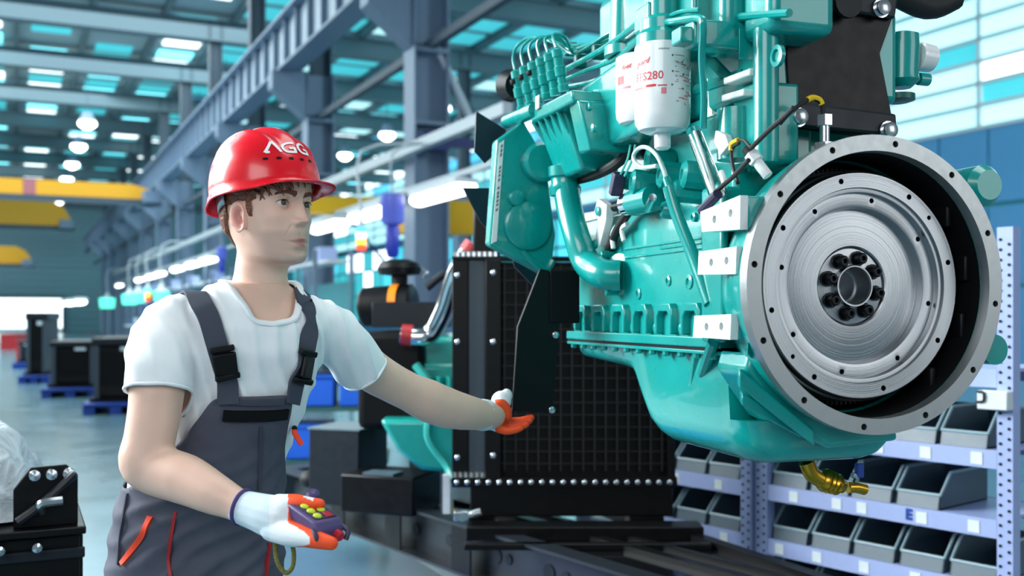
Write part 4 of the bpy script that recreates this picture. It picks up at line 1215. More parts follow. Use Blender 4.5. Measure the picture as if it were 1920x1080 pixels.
for pts, r_, t_ in (([(1040, 158), (1100, 132), (1150, 112), (1196, 76)], .006, .30), ([(1060, 130), (1110, 104), (1160, 72), (1200, 40)], .007, .31), ([(1050, 165), (1120, 150), (1180, 110)], .006, .30),
                    ([(1160, 46), (1220, 48), (1270, 24), (1312, 18)], .005, .29)):
    t = E(); t.tube([pe(u, v, t_) for u, v in pts], r_, 8, 6); t.build('fuel_line', 'teal', eng)
t = E(); t.tube([pe(1196, 48, .3), pe(1262, 40, .3), pe(1310, 34, .3), pe(1318, 50, .3), pe(1316, 110, .28), pe(1320, 180, .26), pe(1318, 240, .25)], .0075, 10, 6); t.build('return_pipe', 'teal', eng)
t = E(); t.lathe([(-.02, .0), (-.02, .04), (.05, .05), (.06, .04), (.06, 0)], pe(968, 160, .30), (1, 0, .2), 20); t.build('black_cap', 'black', eng)

# --- fuel filters: head and two white canisters
t = E(); a = pe(1245, 88, .285); t.lathe([(0, .058), (.02, .058), (.03, .05), (.05, .05), (.06, .036), (.16, .036)], a + Vector((0, 0, .0)), ZA, 28); fh = t.build('filter_head', 'teal', eng)
t = E(); p = pe(1174, 106, .275); t.lathe([(0, .05), (.02, .05), (.03, .04), (.14, .034)], p, ZA, 24); t.build('filter_head', 'teal', eng)
face_block(1158, -60, 1212, 70, .20, .295, 'filter_bracket', .008)
face_block(1212, -60, 1300, 62, .16, .27, 'filter_bracket', .008)
face_block(1188, 20, 1216, 50, .28, .325, 'banjo_block', .006)
face_block(1258, 58, 1276, 78, .26, .325, 'banjo_block', .004)
face_block(1282, 44, 1318, 76, .20, .30, 'banjo_block', .006)
def canister(u, vt_, vb, t_, R, name, drain):
    a = pe(u, vt_, t_); e = pe(u, vb, t_); h = a.z - e.z
    pr = [(0, R * .90), (.004, R * .99), (.010, R), (h * .80, R * 1.0), (h * .90, R * .97), (h * .97, R * .84), (h, R * .6)]
    if drain: pr += [(h + .001, R * .30), (h + .030, R * .285), (h + .034, R * .2)]
    pr += [(pr[-1][0] + .0005, 0)]
    t = E(); t.lathe(pr, a, -ZA, 40); return t.build(name, 'filter_white', eng, label='white fuel filter canister'), a, h
f2, a2_, h2_ = canister(1203, 107, 236, .215 + .045, .0575, 'fuel_filter', False)
f1, a1_, h1_ = canister(1242, 86, 250, .29, .0575, 'fuel_filter', True)
vd = math.atan2(0, 1)
def wrap_text(txt, size, az, zoff, par, m, name, label, a=None, R=.0579, shear=0, bold=0, tilt=0.0):
    vs, fs = text_shape(txt, size, shear, bold)
    t = E(); pv_ = []
    for p in vs:
        th = az + p.x / R
        z_ = a.z + zoff + p.y + p.x * tilt
        pv_.append(Vector((a.x + R * math.cos(th) * 1, a.y + R * math.sin(th), z_)))
    t.add(pv_, fs)
    return t.build(name, m, par, smooth=False, label=label)
# azimuth of the lens seen from the filter, in engine axes
_wd = Vector((0, 0, 0)) - (EC + ea * a1_.x + en * a1_.y)
AZ = math.atan2(_wd.dot(en), _wd.dot(ea))
def patch(par, a, az0, az1, z0, z1, m, name, R=.0580, n=8):
    t = E(); vs = []
    for i in range(n + 1):
        th = az0 + (az1 - az0) * i / n
        for rr_, z_ in ((R, z0), (R, z1)): vs.append(Vector((a.x + rr_ * math.cos(th), a.y + rr_ * math.sin(th), a.z + z_)))
    fs = [(2*i, 2*i+2, 2*i+3, 2*i+1) for i in range(n)]
    t.add(vs, fs); return t.build(name, m, par)
wrap_text('fleet', .0150, AZ - .62, -.032, f2, 'red_mid', 'printed_name', 'red printed name', a2_, shear=.3, bold=.0004, tilt=.16)
wrap_text('guard', .0150, AZ - .78, -.043, f1, 'red_mid', 'printed_name', 'red printed name', a1_, shear=.3, bold=.0004, tilt=.16)
wrap_text('FFS280', .0235, AZ - .54, -.073, f1, 'red_mid', 'printed_number', 'red printed number', a1_, bold=.0003)
patch(f2, a2_, AZ - 1.08, AZ - .72, -.068, -.050, 'red_print', 'red_square')
patch(f2, a2_, AZ - 1.10, AZ - .40, -.079, -.074, 'red_soft', 'red_line')
patch(f1, a1_, AZ - .60, AZ - .22, -.0945, -.0900, 'red_print', 'red_bar')
patch(f1, a1_, AZ - 1.25, AZ - .75, -.0955, -.0930, 'red_mid', 'red_line'); patch(f1, a1_, AZ - .16, AZ + .16, -.0945, -.092, 'red_mid', 'red_line')
patch(f1, a1_, AZ - .04, AZ + .14, -.110, -.098, 'red_soft', 'red_box')
t = E(); rr = random.Random(2)
for i in range(46):
    th = AZ + .42 + rr.random() * .85; z_ = -.03 - rr.random() * .10; w = .006 + rr.random() * .02; h_ = .0012 + rr.random() * .0016
    for k in range(1):
        th1 = th + w / .058
        vs = [Vector((a1_.x + .0581 * math.cos(q), a1_.y + .0581 * math.sin(q), a1_.z + zz)) for q, zz in ((th, z_), (th1, z_), (th1, z_ + h_), (th, z_ + h_))]
        t.add(vs, [(0, 1, 2, 3)])
t.build('fine_print', 'red_soft', f1, smooth=False)['kind'] = 'stuff'
t = E()
for th, z_ in ((.36, -.033), (.36, -.065), (.34, -.092), (.75, -.045), (.8, -.07), (.78, -.098)):
    q = AZ + th; t.lathe([(0, .0022), (.0004, .0022)], Vector((a1_.x + .0578 * math.cos(q), a1_.y + .0578 * math.sin(q), a1_.z + z_)), (math.cos(q), math.sin(q), 0), 10)
for i in range(7):
    q = AZ - .12 + i * .055; vs = [Vector((a1_.x + .0581 * math.cos(q + d), a1_.y + .0581 * math.sin(q + d), a1_.z - .0215 + zz)) for d, zz in ((0, 0), (.03, 0), (.03, .003), (0, .003))]; t.add(vs, [(0, 1, 2, 3)])
t.build('black_marks', 'grey_print', f1, smooth=False)['kind'] = 'stuff'

# --- water pipe: long S bend with collar and end flange
t = E(); t.tube([pe(1062, 352, .285), pe(1068, 392, .285), pe(1082, 446, .28), pe(1100, 492, .265), pe(1132, 514, .25), pe(1164, 516, .215)], [.034, .034, .034, .036, .038, .038], 20, 8); wp = t.build('water_pipe', 'teal', eng)
t = E(); a = pe(1060, 352, .285); t.lathe([(0, .040), (.02, .042), (.03, .036), (.045, .036), (.05, .042), (.075, .042), (.08, .03)], a - Vector((0, 0, .02)), Vector((-.02, .04, 1)), 22); t.build('pipe_collar', 'teal', wp)
a = pe(1160, 515, .21)
t = E(); t.lathe([(0, .052), (.012, .052), (.014, .045)], a - Vector((0, .01, 0)), Vector((-.4, 1, 0)), 28); t.build('end_flange', 'teal', wp)
t = E()
t.lathe([(-.02, .011), (.02, .011), (.022, .006)], pe(1150, 546, .222), YA, 8); t.build('flange_bolt', 'teal', wp)
t = E(); t.lathe([(-.02, .011), (.02, .011), (.022, .006)], pe(1140, 478, .222), YA, 8); t.build('flange_bolt', 'teal', wp)
# machined pale bracket with two holes beside the pipe
bk = [pe(1120, 372, .24), pe(1137, 384, .24), pe(1136, 412, .24), pe(1124, 462, .24), pe(1114, 462, .24), pe(1120, 412, .24), pe(1114, 396, .24)]
t = E(); t.prism([(i, 0) for i in range(7)], lambda a, c_, w: bk[int(a)] + Vector((0, w, 0)), -.02, .0); pb = t.build('pale_bracket', 'pad', eng, bevel=.002, label='pale machined bracket with two bolts')
for u, v in ((1124, 396), (1118, 458)):
    t = E(); t.lathe([(0, .012), (.007, .012), (.009, .005)], pe(u, v, .24), YA, 10); t.build('bracket_bolt', 'teal', pb)
for pts in ([(1148, 440), (1156, 424), (1150, 466)], [(1166, 430), (1176, 420), (1170, 452)]):
    t = E(); q = [pe(u, v, .225) for u, v in pts]; t.tube([q[1], q[0], q[2]], .006, 8, 4); t.build('pale_rib', 'pad', eng)
# starter-like sensor barrel
a = pe(1168, 385, .25); e = pe(1225, 372, .23)
t = E(); t.cyl(a.lerp(e, .35), e, .030, 20); t.build('shutoff_solenoid', 'teal', eng)
t = E(); t.cyl(a.lerp(e, .12), a.lerp(e, .38), .026, 20); t.build('solenoid_collar', 'chrome', eng)
t = E(); t.cyl(a.lerp(e, -.3), a.lerp(e, .14), .011, 14); t.build('solenoid_plunger', 'black_metal', eng)
t = E(); t.cyl(pe(1214, 392, .25), pe(1224, 370, .27), .009, 10); t.build('solenoid_stud', 'chrome', eng)
# cable plug and leads left of the filters
a = pe(1178, 300, .27); e = pe(1150, 362, .27)
t = E(); t.box(a.lerp(e, .72), (.022, .03, .055), Matrix.Rotation(math.radians(-28), 3, 'Y')); t.build('cable_plug', 'purple_dark', eng, bevel=.004)
for d in (0, 9):
    t = E(); t.tube([pe(1182 + d, 272, .26), pe(1176 + d, 300, .27), pe(1162 + d, 330, .27)], .0028, 6, 4); t.build('lead', 'clear_green', eng)
t = E(); t.tube([pe(1078, 338, .25), pe(1120, 326, .25), pe(1160, 304, .24), pe(1196, 268, .22), pe(1216, 252, .2)], .013, 10, 6); t.build('wire_loom', 'rubber', eng)
t = E(); t.tube([pe(1142, 470, .215), pe(1160, 426, .225), pe(1188, 384, .225)], .011, 10, 4); t.build('black_stay', 'rubber', eng)
t = E(); t.tube([pe(1196, 262, .2), pe(1240, 330, .2), pe(1300, 352, .2)], .012, 10, 5); t.build('wire_loom', 'rubber', eng)
# looped clear hose from the filter drain, then a painted tube down the block
t = E(); t.tube([pe(1232, 311, .27), pe(1206, 314, .275), pe(1192, 306, .275), pe(1188, 292, .275), pe(1198, 278, .275), pe(1214, 277, .275), pe(1232, 292, .275), pe(1244, 318, .27), pe(1250, 338, .265)], .0048, 10, 6); t.build('drain_hose', 'hose_white', eng)
t = E(); t.cyl(pe(1249, 334, .265), pe(1256, 356, .262), .0085, 12); t.build('hose_fitting', 'teal', eng)
t = E(); t.tube([pe(1254, 350, .262), pe(1270, 404, .25), pe(1296, 470, .235), pe(1318, 530, .228), pe(1332, 570, .225)], .0135, 12, 6); t.build('dipstick_tube', 'teal', eng)
# sight tube and clips between filter and housing
t = E(); t.tube([pe(1300, 246, .25), pe(1320, 296, .25), pe(1345, 365, .25)], .016, 14, 4); t.build('sight_tube', 'clear_plastic', eng)
t = E(); t.tube([pe(1302, 246, .258), pe(1318, 292, .258), pe(1336, 345, .258), pe(1342, 376, .258)], .0036, 8, 4); t.build('clip_rod', 'pad', eng)
t = E(); t.tube([pe(1352, 322, .258), pe(1358, 340, .258), pe(1358, 352, .258)], .006, 8, 4); t.build('clip', 'pad', eng)
bk = [pe(1341, 244, .235), pe(1358, 252, .235), pe(1366, 272, .235), pe(1350, 292, .235), pe(1338, 266, .235)]
t = E(); t.prism([(i, 0) for i in range(5)], lambda a, c_, w: bk[int(a)] + Vector((0, w, 0)), -.015, .0); t.build('pale_plate', 'pad', eng, bevel=.002, label='pale machined plate')
# wires and two speed sensors
def wire(pts, t_, r_=.0035, m='rubber', name='wire'):
    b_ = E(); b_.tube([pe(u, v, t_) if len((u, v)) == 2 else None for u, v in pts], r_, 8, 6); return b_.build(name, m, eng)
wire([(1386, 268), (1372, 280), (1374, 312), (1384, 344)], .25)
wire([(1370, 282), (1372, 270), (1384, 262)], .252, .0045, 'wire_yellow', 'wire_sleeve')
wire([(1382, 262), (1396, 264), (1406, 276)], .25, .003)
wire([(1408, 278), (1440, 246), (1470, 220), (1488, 202)], .25, .0045)
wire([(1316, 392), (1344, 358), (1376, 330), (1404, 300)], .265, .0045)
t = E(); a = pe(1346, 364, .27); e = pe(1316, 395, .27); t.cyl(a, e, .010, 10); t.build('wire_connector', 'purple_dark', eng)
a = pe(1408, 288, .24); e = pe(1440, 330, .22)
t = E(); t.cyl(a, a.lerp(e, .35), .014, 6); t.cyl(a.lerp(e, .35), e, .0095, 14); t.build('coolant_sensor', 'pad', eng, label='pale metal sensor')
t = E(); t.cyl(a.lerp(e, -.25), a, .011, 12); t.build('sensor_plug', 'rubber', eng)
def px(u, v, s=.055): return ps(u, v, s)
a = px(1546, 278); e = px(1546, 216)
t = E(); t.cyl(a.lerp(e, .1), e.lerp(a, .3), .0095, 18); t.cyl(e.lerp(a, .32), e, .015, 6); ssn = t.build('speed_sensor', 'zinc', eng, label='silver speed sensor screwed into the housing')
t = E(); t.cyl(a.lerp(e, -.05), a.lerp(e, .16), .02, 6); t.build('lock_nut', 'zinc', ssn)
t = E(); t.tube([px(1543, 216), px(1542, 200), px(1536, 190), px(1526, 184)], .0045, 8, 6); t.build('sensor_lead', 'rubber', ssn)
t = E(); t.tube([px(1541, 196), px(1536, 187), px(1524, 183), px(1514, 187)], .0056, 8, 6); t.build('lead_sleeve', 'wire_yellow', ssn)
t = E(); t.tube([px(1514, 187), px(1498, 198), px(1480, 212, .06), px(1462, 232, .08)], .0042, 8, 6); t.build('sensor_lead', 'rubber', ssn)

# --- black rear lifting bracket, bolted at top and bottom
rs = .135
ob = [(1500, -60), (1680, -60), (1674, 32), (1650, 100), (1678, 245), (1668, 262), (1484, 240), (1474, 96), (1496, 14)]
pb_ = [ps(u, v, rs) for u, v in ob]
t = E(); t.prism([(i, 0) for i in range(len(ob))], lambda a, c_, w: pb_[int(a)] + XA * w, 0, .012); lb_ = t.build('lifting_bracket', 'black', eng, bevel=.002, label='black sheet steel lifting bracket')
ob2 = [(1482, 192), (1674, 215), (1676, 256), (1482, 238)]
q2 = [ps(u, v, rs - .004) for u, v in ob2]
t = E(); t.prism([(i, 0) for i in range(4)], lambda a, c_, w: q2[int(a)] + XA * w, -.012, .004); t.build('bracket_foot', 'black_grey', lb_, bevel=.005)
ob3 = [(1498, -30), (1680, -20), (1672, 38), (1500, 12)]
q3 = [ps(u, v, rs - .004) for u, v in ob3]
t = E(); t.prism([(i, 0) for i in range(4)], lambda a, c_, w: q3[int(a)] + XA * w, -.012, .004); t.build('bracket_top', 'black_grey', lb_, bevel=.005)
hb = MB(); hb.lathe([(0, .019), (-.003, .019), (-.003, .0155), (-.013, .0155), (-.015, .012), (-.0155, 0)], (0, 0, 0), XA, 14)
bo = None
for u, v in ((1496, 220), (1664, 245), (1651, 16), (1527, -2)):
    p = ps(u, v, rs - .018) + Vector((0, 0, EB))
    if bo is None: bo = hb.build('hex_bolt', 'zinc', lb_, loc=p)
    else: copy_part(bo, lb_, p)
t = E(); p = ps(1592, 4, rs - .03); t.lathe([(0, .03), (.01, .03), (.02, .02)], p, XA, 16); t.build('rubber_knob', 'rubber', lb_)
# machinery on the far side, right of the bracket: turbo actuator with a white cap
t = E(); a = ps(1692, 62, .2); e = ps(1690, 180, .2); t.lathe([(0, .02), (.005, .034), (.03, .036), (.085, .034), (.10, .036), (.115, .02)], a, e - a, 22); ta = t.build('turbo_actuator', 'teal', eng)
t = E(); a = ps(1650, 62, .22); t.bb(a.x, a.x + .08, a.y - .07, a.y + .02, a.z - .11, a.z + .0); t.build('actuator_mount', 'teal', ta, bevel=.01)
t = E(); a = ps(1720, 106, .2); e = ps(1757, 112, .2); t.lathe([(0, .027), (.004, .030), (.034, .028), (.038, .02)], a, e - a, 20); t.build('shipping_cap', 'filter_white', ta, label='white plastic shipping cap')
t = E(); a = ps(1722, 148, .2); e = ps(1740, 150, .2); t.cyl(a, e, .013, 14); t.build('outlet_stub', 'teal', ta)
t = E(); a = ps(1684, 178, .2); t.lathe([(0, .034), (.012, .034), (.016, .022)], a, (0, 0, -1), 18); t.build('actuator_base', 'teal_dark', ta)
t = E(); a = ps(1822, 352, .12); t.lathe([(-.05, .0), (-.05, .03), (-.035, .042), (.10, .042), (.12, .03), (.12, 0)], a, XA, 22); t.build('starter_nose', 'teal', eng)
t = E(); a = ps(1842, 655, .08); t.lathe([(-.03, .03), (.06, .03), (.07, .02)], a + Vector((0, -.005, 0)), XA, 18); t.build('housing_lug', 'teal', eng)
t = E(); t.tube([ps(1676, -14, .25), ps(1740, 14, .25), ps(1790, -4, .25)], .026, 12, 5); t.build('black_hose', 'rubber', eng)

# --- black front support plate the person holds, with its mount block; fan blades at the far front
fs_ = .86
ofp = [(1013, 504), (1046, 510), (1050, 606), (1036, 776), (961, 771), (971, 612)]
fp = [ps(u, v, fs_) for u, v in ofp]
t = E(); t.prism([(i, 0) for i in range(6)], lambda a, c_, w: fp[int(a)] + XA * w, 0, .012); fpo = t.build('front_support', 'black', eng, bevel=.002, label='flat black front support plate gripped by the person')
t = E(); a = ps(1030, 506, fs_); e = ps(1076, 606, fs_); t.bb(fs_ - .005, fs_ + .10, min(a.y, e.y) - .015, max(a.y, e.y), e.z, a.z); t.build('support_block', 'black_matte', eng, bevel=.004)
for u, v in ((1040, 628), (1033, 768)):
    t = E(); t.lathe([(0, .009), (-.01, .009), (-.012, .005)], ps(u, v, fs_), XA, 10); t.build('support_bolt', 'zinc', fpo)
for pts in ([(893, 208), (950, 242), (948, 270), (910, 306), (889, 284)], [(868, 352), (926, 352), (924, 440), (900, 414)], [(960, 478), (1014, 516), (1010, 545), (965, 500)]):
    q = [ps(u, v, 1.16) for u, v in pts]
    t = E(); t.prism([(i, 0) for i in range(len(q))], lambda a, c_, w: q[int(a)] + XA * (w + .006 * math.sin(a)), 0, .008); t.build('fan_blade', 'blade', eng, bevel=.002)
t = E(); t.cyl((1.05, 0.02, .22), (1.2, .02, .22), .06, 20); t.build('fan_hub', 'black_metal', eng)

# ================================================================== THE PERSON
PR = Vector((-.70, 2.12, 0))
man = thing('person', 'person in red hard hat, white T-shirt and dark grey bib overalls, reaching to the engine', 'person', PR)
def B(): return MB(off=-PR)
fB = Vector((.5, -.866, 0)); lB = Vector((.866, .5, 0)); UP = Vector((0, 0, 1))
def sg(x, e): return math.copysign(abs(x) ** e, x)
def ell_ring(c, a, b, f=fB, l=lB, n=40, e=.9, tilt=0.0):
    out = []
    for j in range(n):
        an = 2 * PI * j / n
        x = b * sg(math.cos(an), e); y = a * sg(math.sin(an), e)
        out.append(c + f * x + l * y + UP * (x * tilt))
    return out
TOR = [(368, 1085, 2.12, .162, .130), (372, 1020, 2.12, .156, .124), (378, 950, 2.12, .152, .120), (388, 890, 2.12, .145, .112), (410, 830, 2.12, .143, .108),
       (434, 770, 2.11, .143, .108), (450, 710, 2.11, .148, .112), (458, 660, 2.10, .154, .114), (463, 618, 2.10, .158, .110), (466, 582, 2.10, .150, .092), (472, 556, 2.10, .112, .074), (478, 530, 2.10, .070, .058)]
def torso(g, top=None):
    b_ = B(); rings = []
    for u, v, Y, a, c in TOR[:top]:
        rings.append(ell_ring(P(u, v, Y), a + g, c + g))
    b_.loft(rings); return b_
def limb(b_, pts, g=0.0, n=20):
    ps_ = [P(u, v, Y) for u, v, Y, r in pts]; rs_ = [r + g for *_, r in pts]
    b_.tube(ps_, rs_, n, 5); b_.ball(ps_[0], rs_[0], 14, 9); b_.ball(ps_[-1], rs_[-1] * .98, 14, 9)
ARM_R = [(326, 616, 2.02, .050), (310, 640, 1.99, .056), (299, 690, 1.955, .053), (290, 770, 1.935, .049), (280, 825, 1.925, .047), (269, 866, 1.915, .045), (296, 882, 1.915, .048), (348, 899, 1.89, .0465), (400, 925, 1.86, .038), (440, 944, 1.845, .030), (478, 962, 1.825, .027)]
ARM_L = [(590, 602, 2.17, .050), (630, 635, 2.22, .053), (690, 690, 2.29, .048), (735, 718, 2.34, .045), (768, 735, 2.37, .0445), (800, 750, 2.40, .050), (832, 763, 2.43, .0495), (868, 772, 2.46, .044), (905, 778, 2.50, .0365), (925, 779, 2.53, .033)]
# leg centre lines (below the frame)
LEG_R = [Vector((-.645, 2.06, .84)), Vector((-.71, 2.00, .48)), Vector((-.74, 2.10, .1))]
LEG_L = [Vector((-.60, 2.16, .84)), Vector((-.52, 2.14, .48)), Vector((-.50, 2.26, .1))]

# --- head and neck: one loft along a front and a back profile, features by displacement
hp = math.radians(.5)
fh0 = Vector((.83, -.558, 0)).normalized(); lh = Vector((-fh0.y, fh0.x, 0))
fh = (fh0 * math.cos(hp) + UP * math.sin(hp)); uh = fh.cross(lh)
HC = P(501, 387, 2.10)
def hw(p): return HC + fh * p[0] + lh * p[1] + uh * p[2]
PRF = [  # front (f, z), back (f, z), half width
    ((.020, .116), (-.030, .116), .020), ((.055, .108), (-.062, .106), .052), ((.080, .085), (-.088, .082), .069), ((.0925, .055), (-.098, .050), .0755),
    ((.0955, .028), (-.101, .015), .077), ((.0935, .010), (-.100, -.006), .0765), ((.0915, -.008), (-.098, -.022), .0755), ((.0925, -.028), (-.094, -.038), .0735), ((.0935, -.046), (-.088, -.048), .0700),
    ((.0940, -.062), (-.081, -.056), .0680), ((.0930, -.078), (-.075, -.063), .0655), ((.0925, -.093), (-.071, -.069), .0625), ((.0915, -.106), (-.068, -.075), .0595), ((.0840, -.1165), (-.067, -.081), .0565),
    ((.0640, -.121), (-.066, -.088), .0530), ((.0420, -.124), (-.066, -.098), .0510), ((.0310, -.134), (-.067, -.112), .0520), ((.0300, -.150), (-.070, -.134), .0540), ((.0350, -.170), (-.076, -.152), .0580), ((.0460, -.192), (-.088, -.172), .0660),
    ((.0540, -.214), (-.100, -.184), .0740), ((.0420, -.250), (-.095, -.215), .0700)]
def crs(a, b_, c, d, t): return .5 * (2 * b_ + (c - a) * t + (2 * a - 5 * b_ + 4 * c - d) * t * t + (3 * b_ - a - 3 * c + d) * t ** 3)
def prof_at(x):
    i = max(0, min(len(PRF) - 2, int(x))); t = x - i
    k = [PRF[max(0, min(len(PRF) - 1, i + d))] for d in (-1, 0, 1, 2)]
    g = lambda fn: crs(fn(k[0]), fn(k[1]), fn(k[2]), fn(k[3]), t)
    return (g(lambda r: r[0][0]), g(lambda r: r[0][1])), (g(lambda r: r[1][0]), g(lambda r: r[1][1])), g(lambda r: r[2])
def gs2(x, s_): return math.exp(-(x / s_) ** 2)
def sstep(a, b_, x):
    t = max(0, min(1, (x - a) / (b_ - a))); return t * t * (3 - 2 * t)
EYE = (.0712, .0315, -.001); ER = .0128
def features(p):
    """forward displacement of the face in head axes"""
    f, y, z = p; d = 0.0; ay = abs(y)
    # nose
    if -.056 < z < .026:
        t = (0.020 - z) / .057                       # 0 at the root, 1 at the tip
        if t <= 1: h = .003 + .0215 * max(0, t) ** 1.15
        else: h = .0245 * max(0, 1 - (t - 1) / .17)
        h *= sstep(.026, .014, z)
        s_ = .0065 + .0035 * max(0, min(1, t))
        d += h * gs2(y, s_)
        d += .0085 * gs2(ay - .0125, .0058) * gs2(z + .0385, .0066)
        d -= .003 * gs2(ay - .0062, .0030) * gs2(z + .0475, .0028)
    # sockets, brow, cheek bones
    d -= .0125 * gs2(ay - .029, .0150) * gs2(z - .000, .0125)
    d -= .0050 * gs2(ay - .0135, .006) * gs2(z - .004, .010)
    d += .0050 * gs2(ay - .027, .017) * gs2(z - .0205, .0065)
    d += .0030 * gs2(ay - .047, .014) * gs2(z + .028, .013)
    d -= .0030 * gs2(ay - .040, .016) * gs2(z + .060, .018)
    # lips and chin
    d += .0070 * gs2(z + .0715, .0044) * gs2(y, .0160) + .0080 * gs2(z + .0845, .0050) * gs2(y, .0135)
    d -= .0055 * gs2(z + .0778, .0018) * gs2(y, .0215)
    d -= .0020 * gs2(z + .062, .004) * gs2(y, .003)
    d -= .0030 * gs2(z + .0955, .0050) * gs2(y, .016)
    d += .0050 * gs2(z + .1080, .0100) * gs2(y, .016)
    d -= .0016 * gs2(ay - (.018 + (-.042 - z) * .5), .003) * sstep(-.07, -.06, z) * sstep(-.04, -.048, z)
    return d
def face_point(q):
    f, y, z = q
    if f < .02: return Vector(q)
    f2 = f + features(q) * sstep(.02, .05, f)
    # lids around the eyeballs
    for sd in (-1, 1):
        dy = (y - sd * EYE[1]); dz = z - EYE[2]; r = math.hypot(dy, dz * 1.15)
        if r < .020:
            Rl = ER + .0016; rr2 = dy * dy + dz * dz
            fs2 = EYE[0] + math.sqrt(max(1e-6, Rl * Rl - min(rr2, (Rl * .93) ** 2)))
            tc = dy * sd                                    # towards the temple
            hw_ = .0162; x_ = max(-1, min(1, (tc - .0003) / hw_))
            up = .0066 * (1 - x_ * x_) ** .8 + .0006 * x_; lo = -.0048 * (1 - x_ * x_) ** .8
            inside = abs(tc) < hw_ and lo < dz < up
            lid = fs2 + .0012 * gs2(dz - up - .0016, .0016)
            if inside: lid = EYE[0] + .0035
            w_ = sstep(.0195, .0125, r)
            f2 = f2 * (1 - w_) + lid * w_
    return Vector((f2, y, z))
NC = 260
def col_phi(j):
    x = j / NC * 2 - 1                                   # -1..1, 0 is the front
    return PI * (.52 * x + .48 * x ** 3)
SK_V = []; SK_F = []; SK_C = []
def add_skin(vs, fs, cf):
    n = len(SK_V)
    SK_V.extend(vs); SK_F.extend([[i + n for i in f] for f in fs]); SK_C.extend([cf(p) for p in vs])
base = Vector((.83, .56, .445))
def head_col(q):
    f, y, z = q; c = base.copy()
    if f > .03 and z > -.12:
        lip = (gs2(z + .0725, .0038) * gs2(y, .0180) + gs2(z + .0835, .0044) * gs2(y, .0165)); lip = min(1, lip * 1.15)
        c = c.lerp(Vector((.52, .16, .16)), lip * .95)
        ck = gs2(abs(y) - .042, .018) * gs2(z + .03, .02); c = c.lerp(Vector((.82, .49, .40)), ck * .5)
        c = c.lerp(Vector((.74, .42, .35)), .5 * gs2(y, .012) * gs2(z + .038, .012))
        bd = sstep(-.050, -.064, z) * (1 - lip) * sstep(.03, .06, f); c = c.lerp(Vector((.58, .41, .34)), bd * .75)
        c = c.lerp(Vector((.55, .33, .27)), .8 * gs2(abs(y) - .0315, .014) * gs2(z + .0, .008))  # eye sockets darkened, brow shade put into the skin colour
    return c
rows = []; STEP = []
x = 0.0
while x < len(PRF) - 1:
    STEP.append(x)
    F_, _, _ = prof_at(x)
    x += .085 if 3.6 < x < 13.5 else .25
STEP.append(len(PRF) - 1.0)
HEAD_L = []
for x in STEP:
    F_, Bk, w_ = prof_at(x)
    cf = Vector(((F_[0] + Bk[0]) / 2, 0, (F_[1] + Bk[1]) / 2)); hv = Vector(((F_[0] - Bk[0]) / 2, 0, (F_[1] - Bk[1]) / 2))
    tw = sstep(15.5, 21, x)
    row = []
    for j in range(NC):
        ph = col_phi(j)
        c_, s_ = math.cos(ph), math.sin(ph)
        q = cf + hv * sg(c_, (.86 + .24 * sstep(8.5, 12.5, x) * (1 - sstep(14, 16, x))) if c_ > 0 else .95) + Vector((0, w_ * sg(s_, .92), 0))
        q = face_point(q)
        row.append(q)
    HEAD_L.append(row)
hv_, hf_ = [], []
for i, row in enumerate(HEAD_L):
    hv_ += row
    if i:
        for j in range(NC):
            k = (j + 1) % NC
            hf_.append([(i-1)*NC + j, (i-1)*NC + k, i*NC + k, i*NC + j])
# --- ears
def ear(sd):
    vs, fs = [], []
    t = MB()
    cx, cy, cz = .006, sd * .0760, -.028
    R = Matrix.Rotation(math.radians(-10), 3, 'Y') @ Matrix.Rotation(sd * math.radians(22), 3, 'Z')
    def ep(a, b_, c_): return Vector((cx, cy, cz)) + R @ Vector((a, sd * c_, b_))
    n, m = 40, 9; g = []
    for i in range(m + 1):
        r = i / m
        for j in range(n):
            an = 2 * PI * j / n
            wx = .0175 * (1.0 if math.sin(an) > 0 else (.78 + .22 * (1 + math.sin(an))))
            a = -wx * math.cos(an) * r + .001; b_ = .0315 * math.sin(an) * r
            back = math.cos(an) * .5 + .5                                     # 1 on the rear rim
            helix = .0042 * gs2(r - .90, .10) * (.35 + .65 * back if math.sin(an) > -.5 else .35)
            anti = .0032 * gs2(r - .58, .13) * back
            concha = -.0050 * gs2(r - .15, .30)
            tr = .004 * gs2(math.cos(an) + .95, .35) * gs2(r - .7, .25) * gs2(math.sin(an) + .1, .5)
            lift = -.003 + .017 * back * (.35 + .65 * r)
            vs.append(ep(a, b_, lift + helix + anti + concha + tr))
    for i in range(m):
        for j in range(n):
            k = (j + 1) % n; fs.append([i*n+j, i*n+k, (i+1)*n+k, (i+1)*n+j])
    o_ = len(vs)
    for j in range(n):                                                       # rear surface back to the skull
        an = 2 * PI * j / n; wx = .0175 * .72
        vs.append(ep(-wx * math.cos(an) * .55 + .001, .020 * math.sin(an), -.018))
    for j in range(n):
        k = (j + 1) % n; fs.append([m*n+j, m*n+k, o_+k, o_+j])
    return vs, fs
ear_base = Vector((.78, .40, .33))

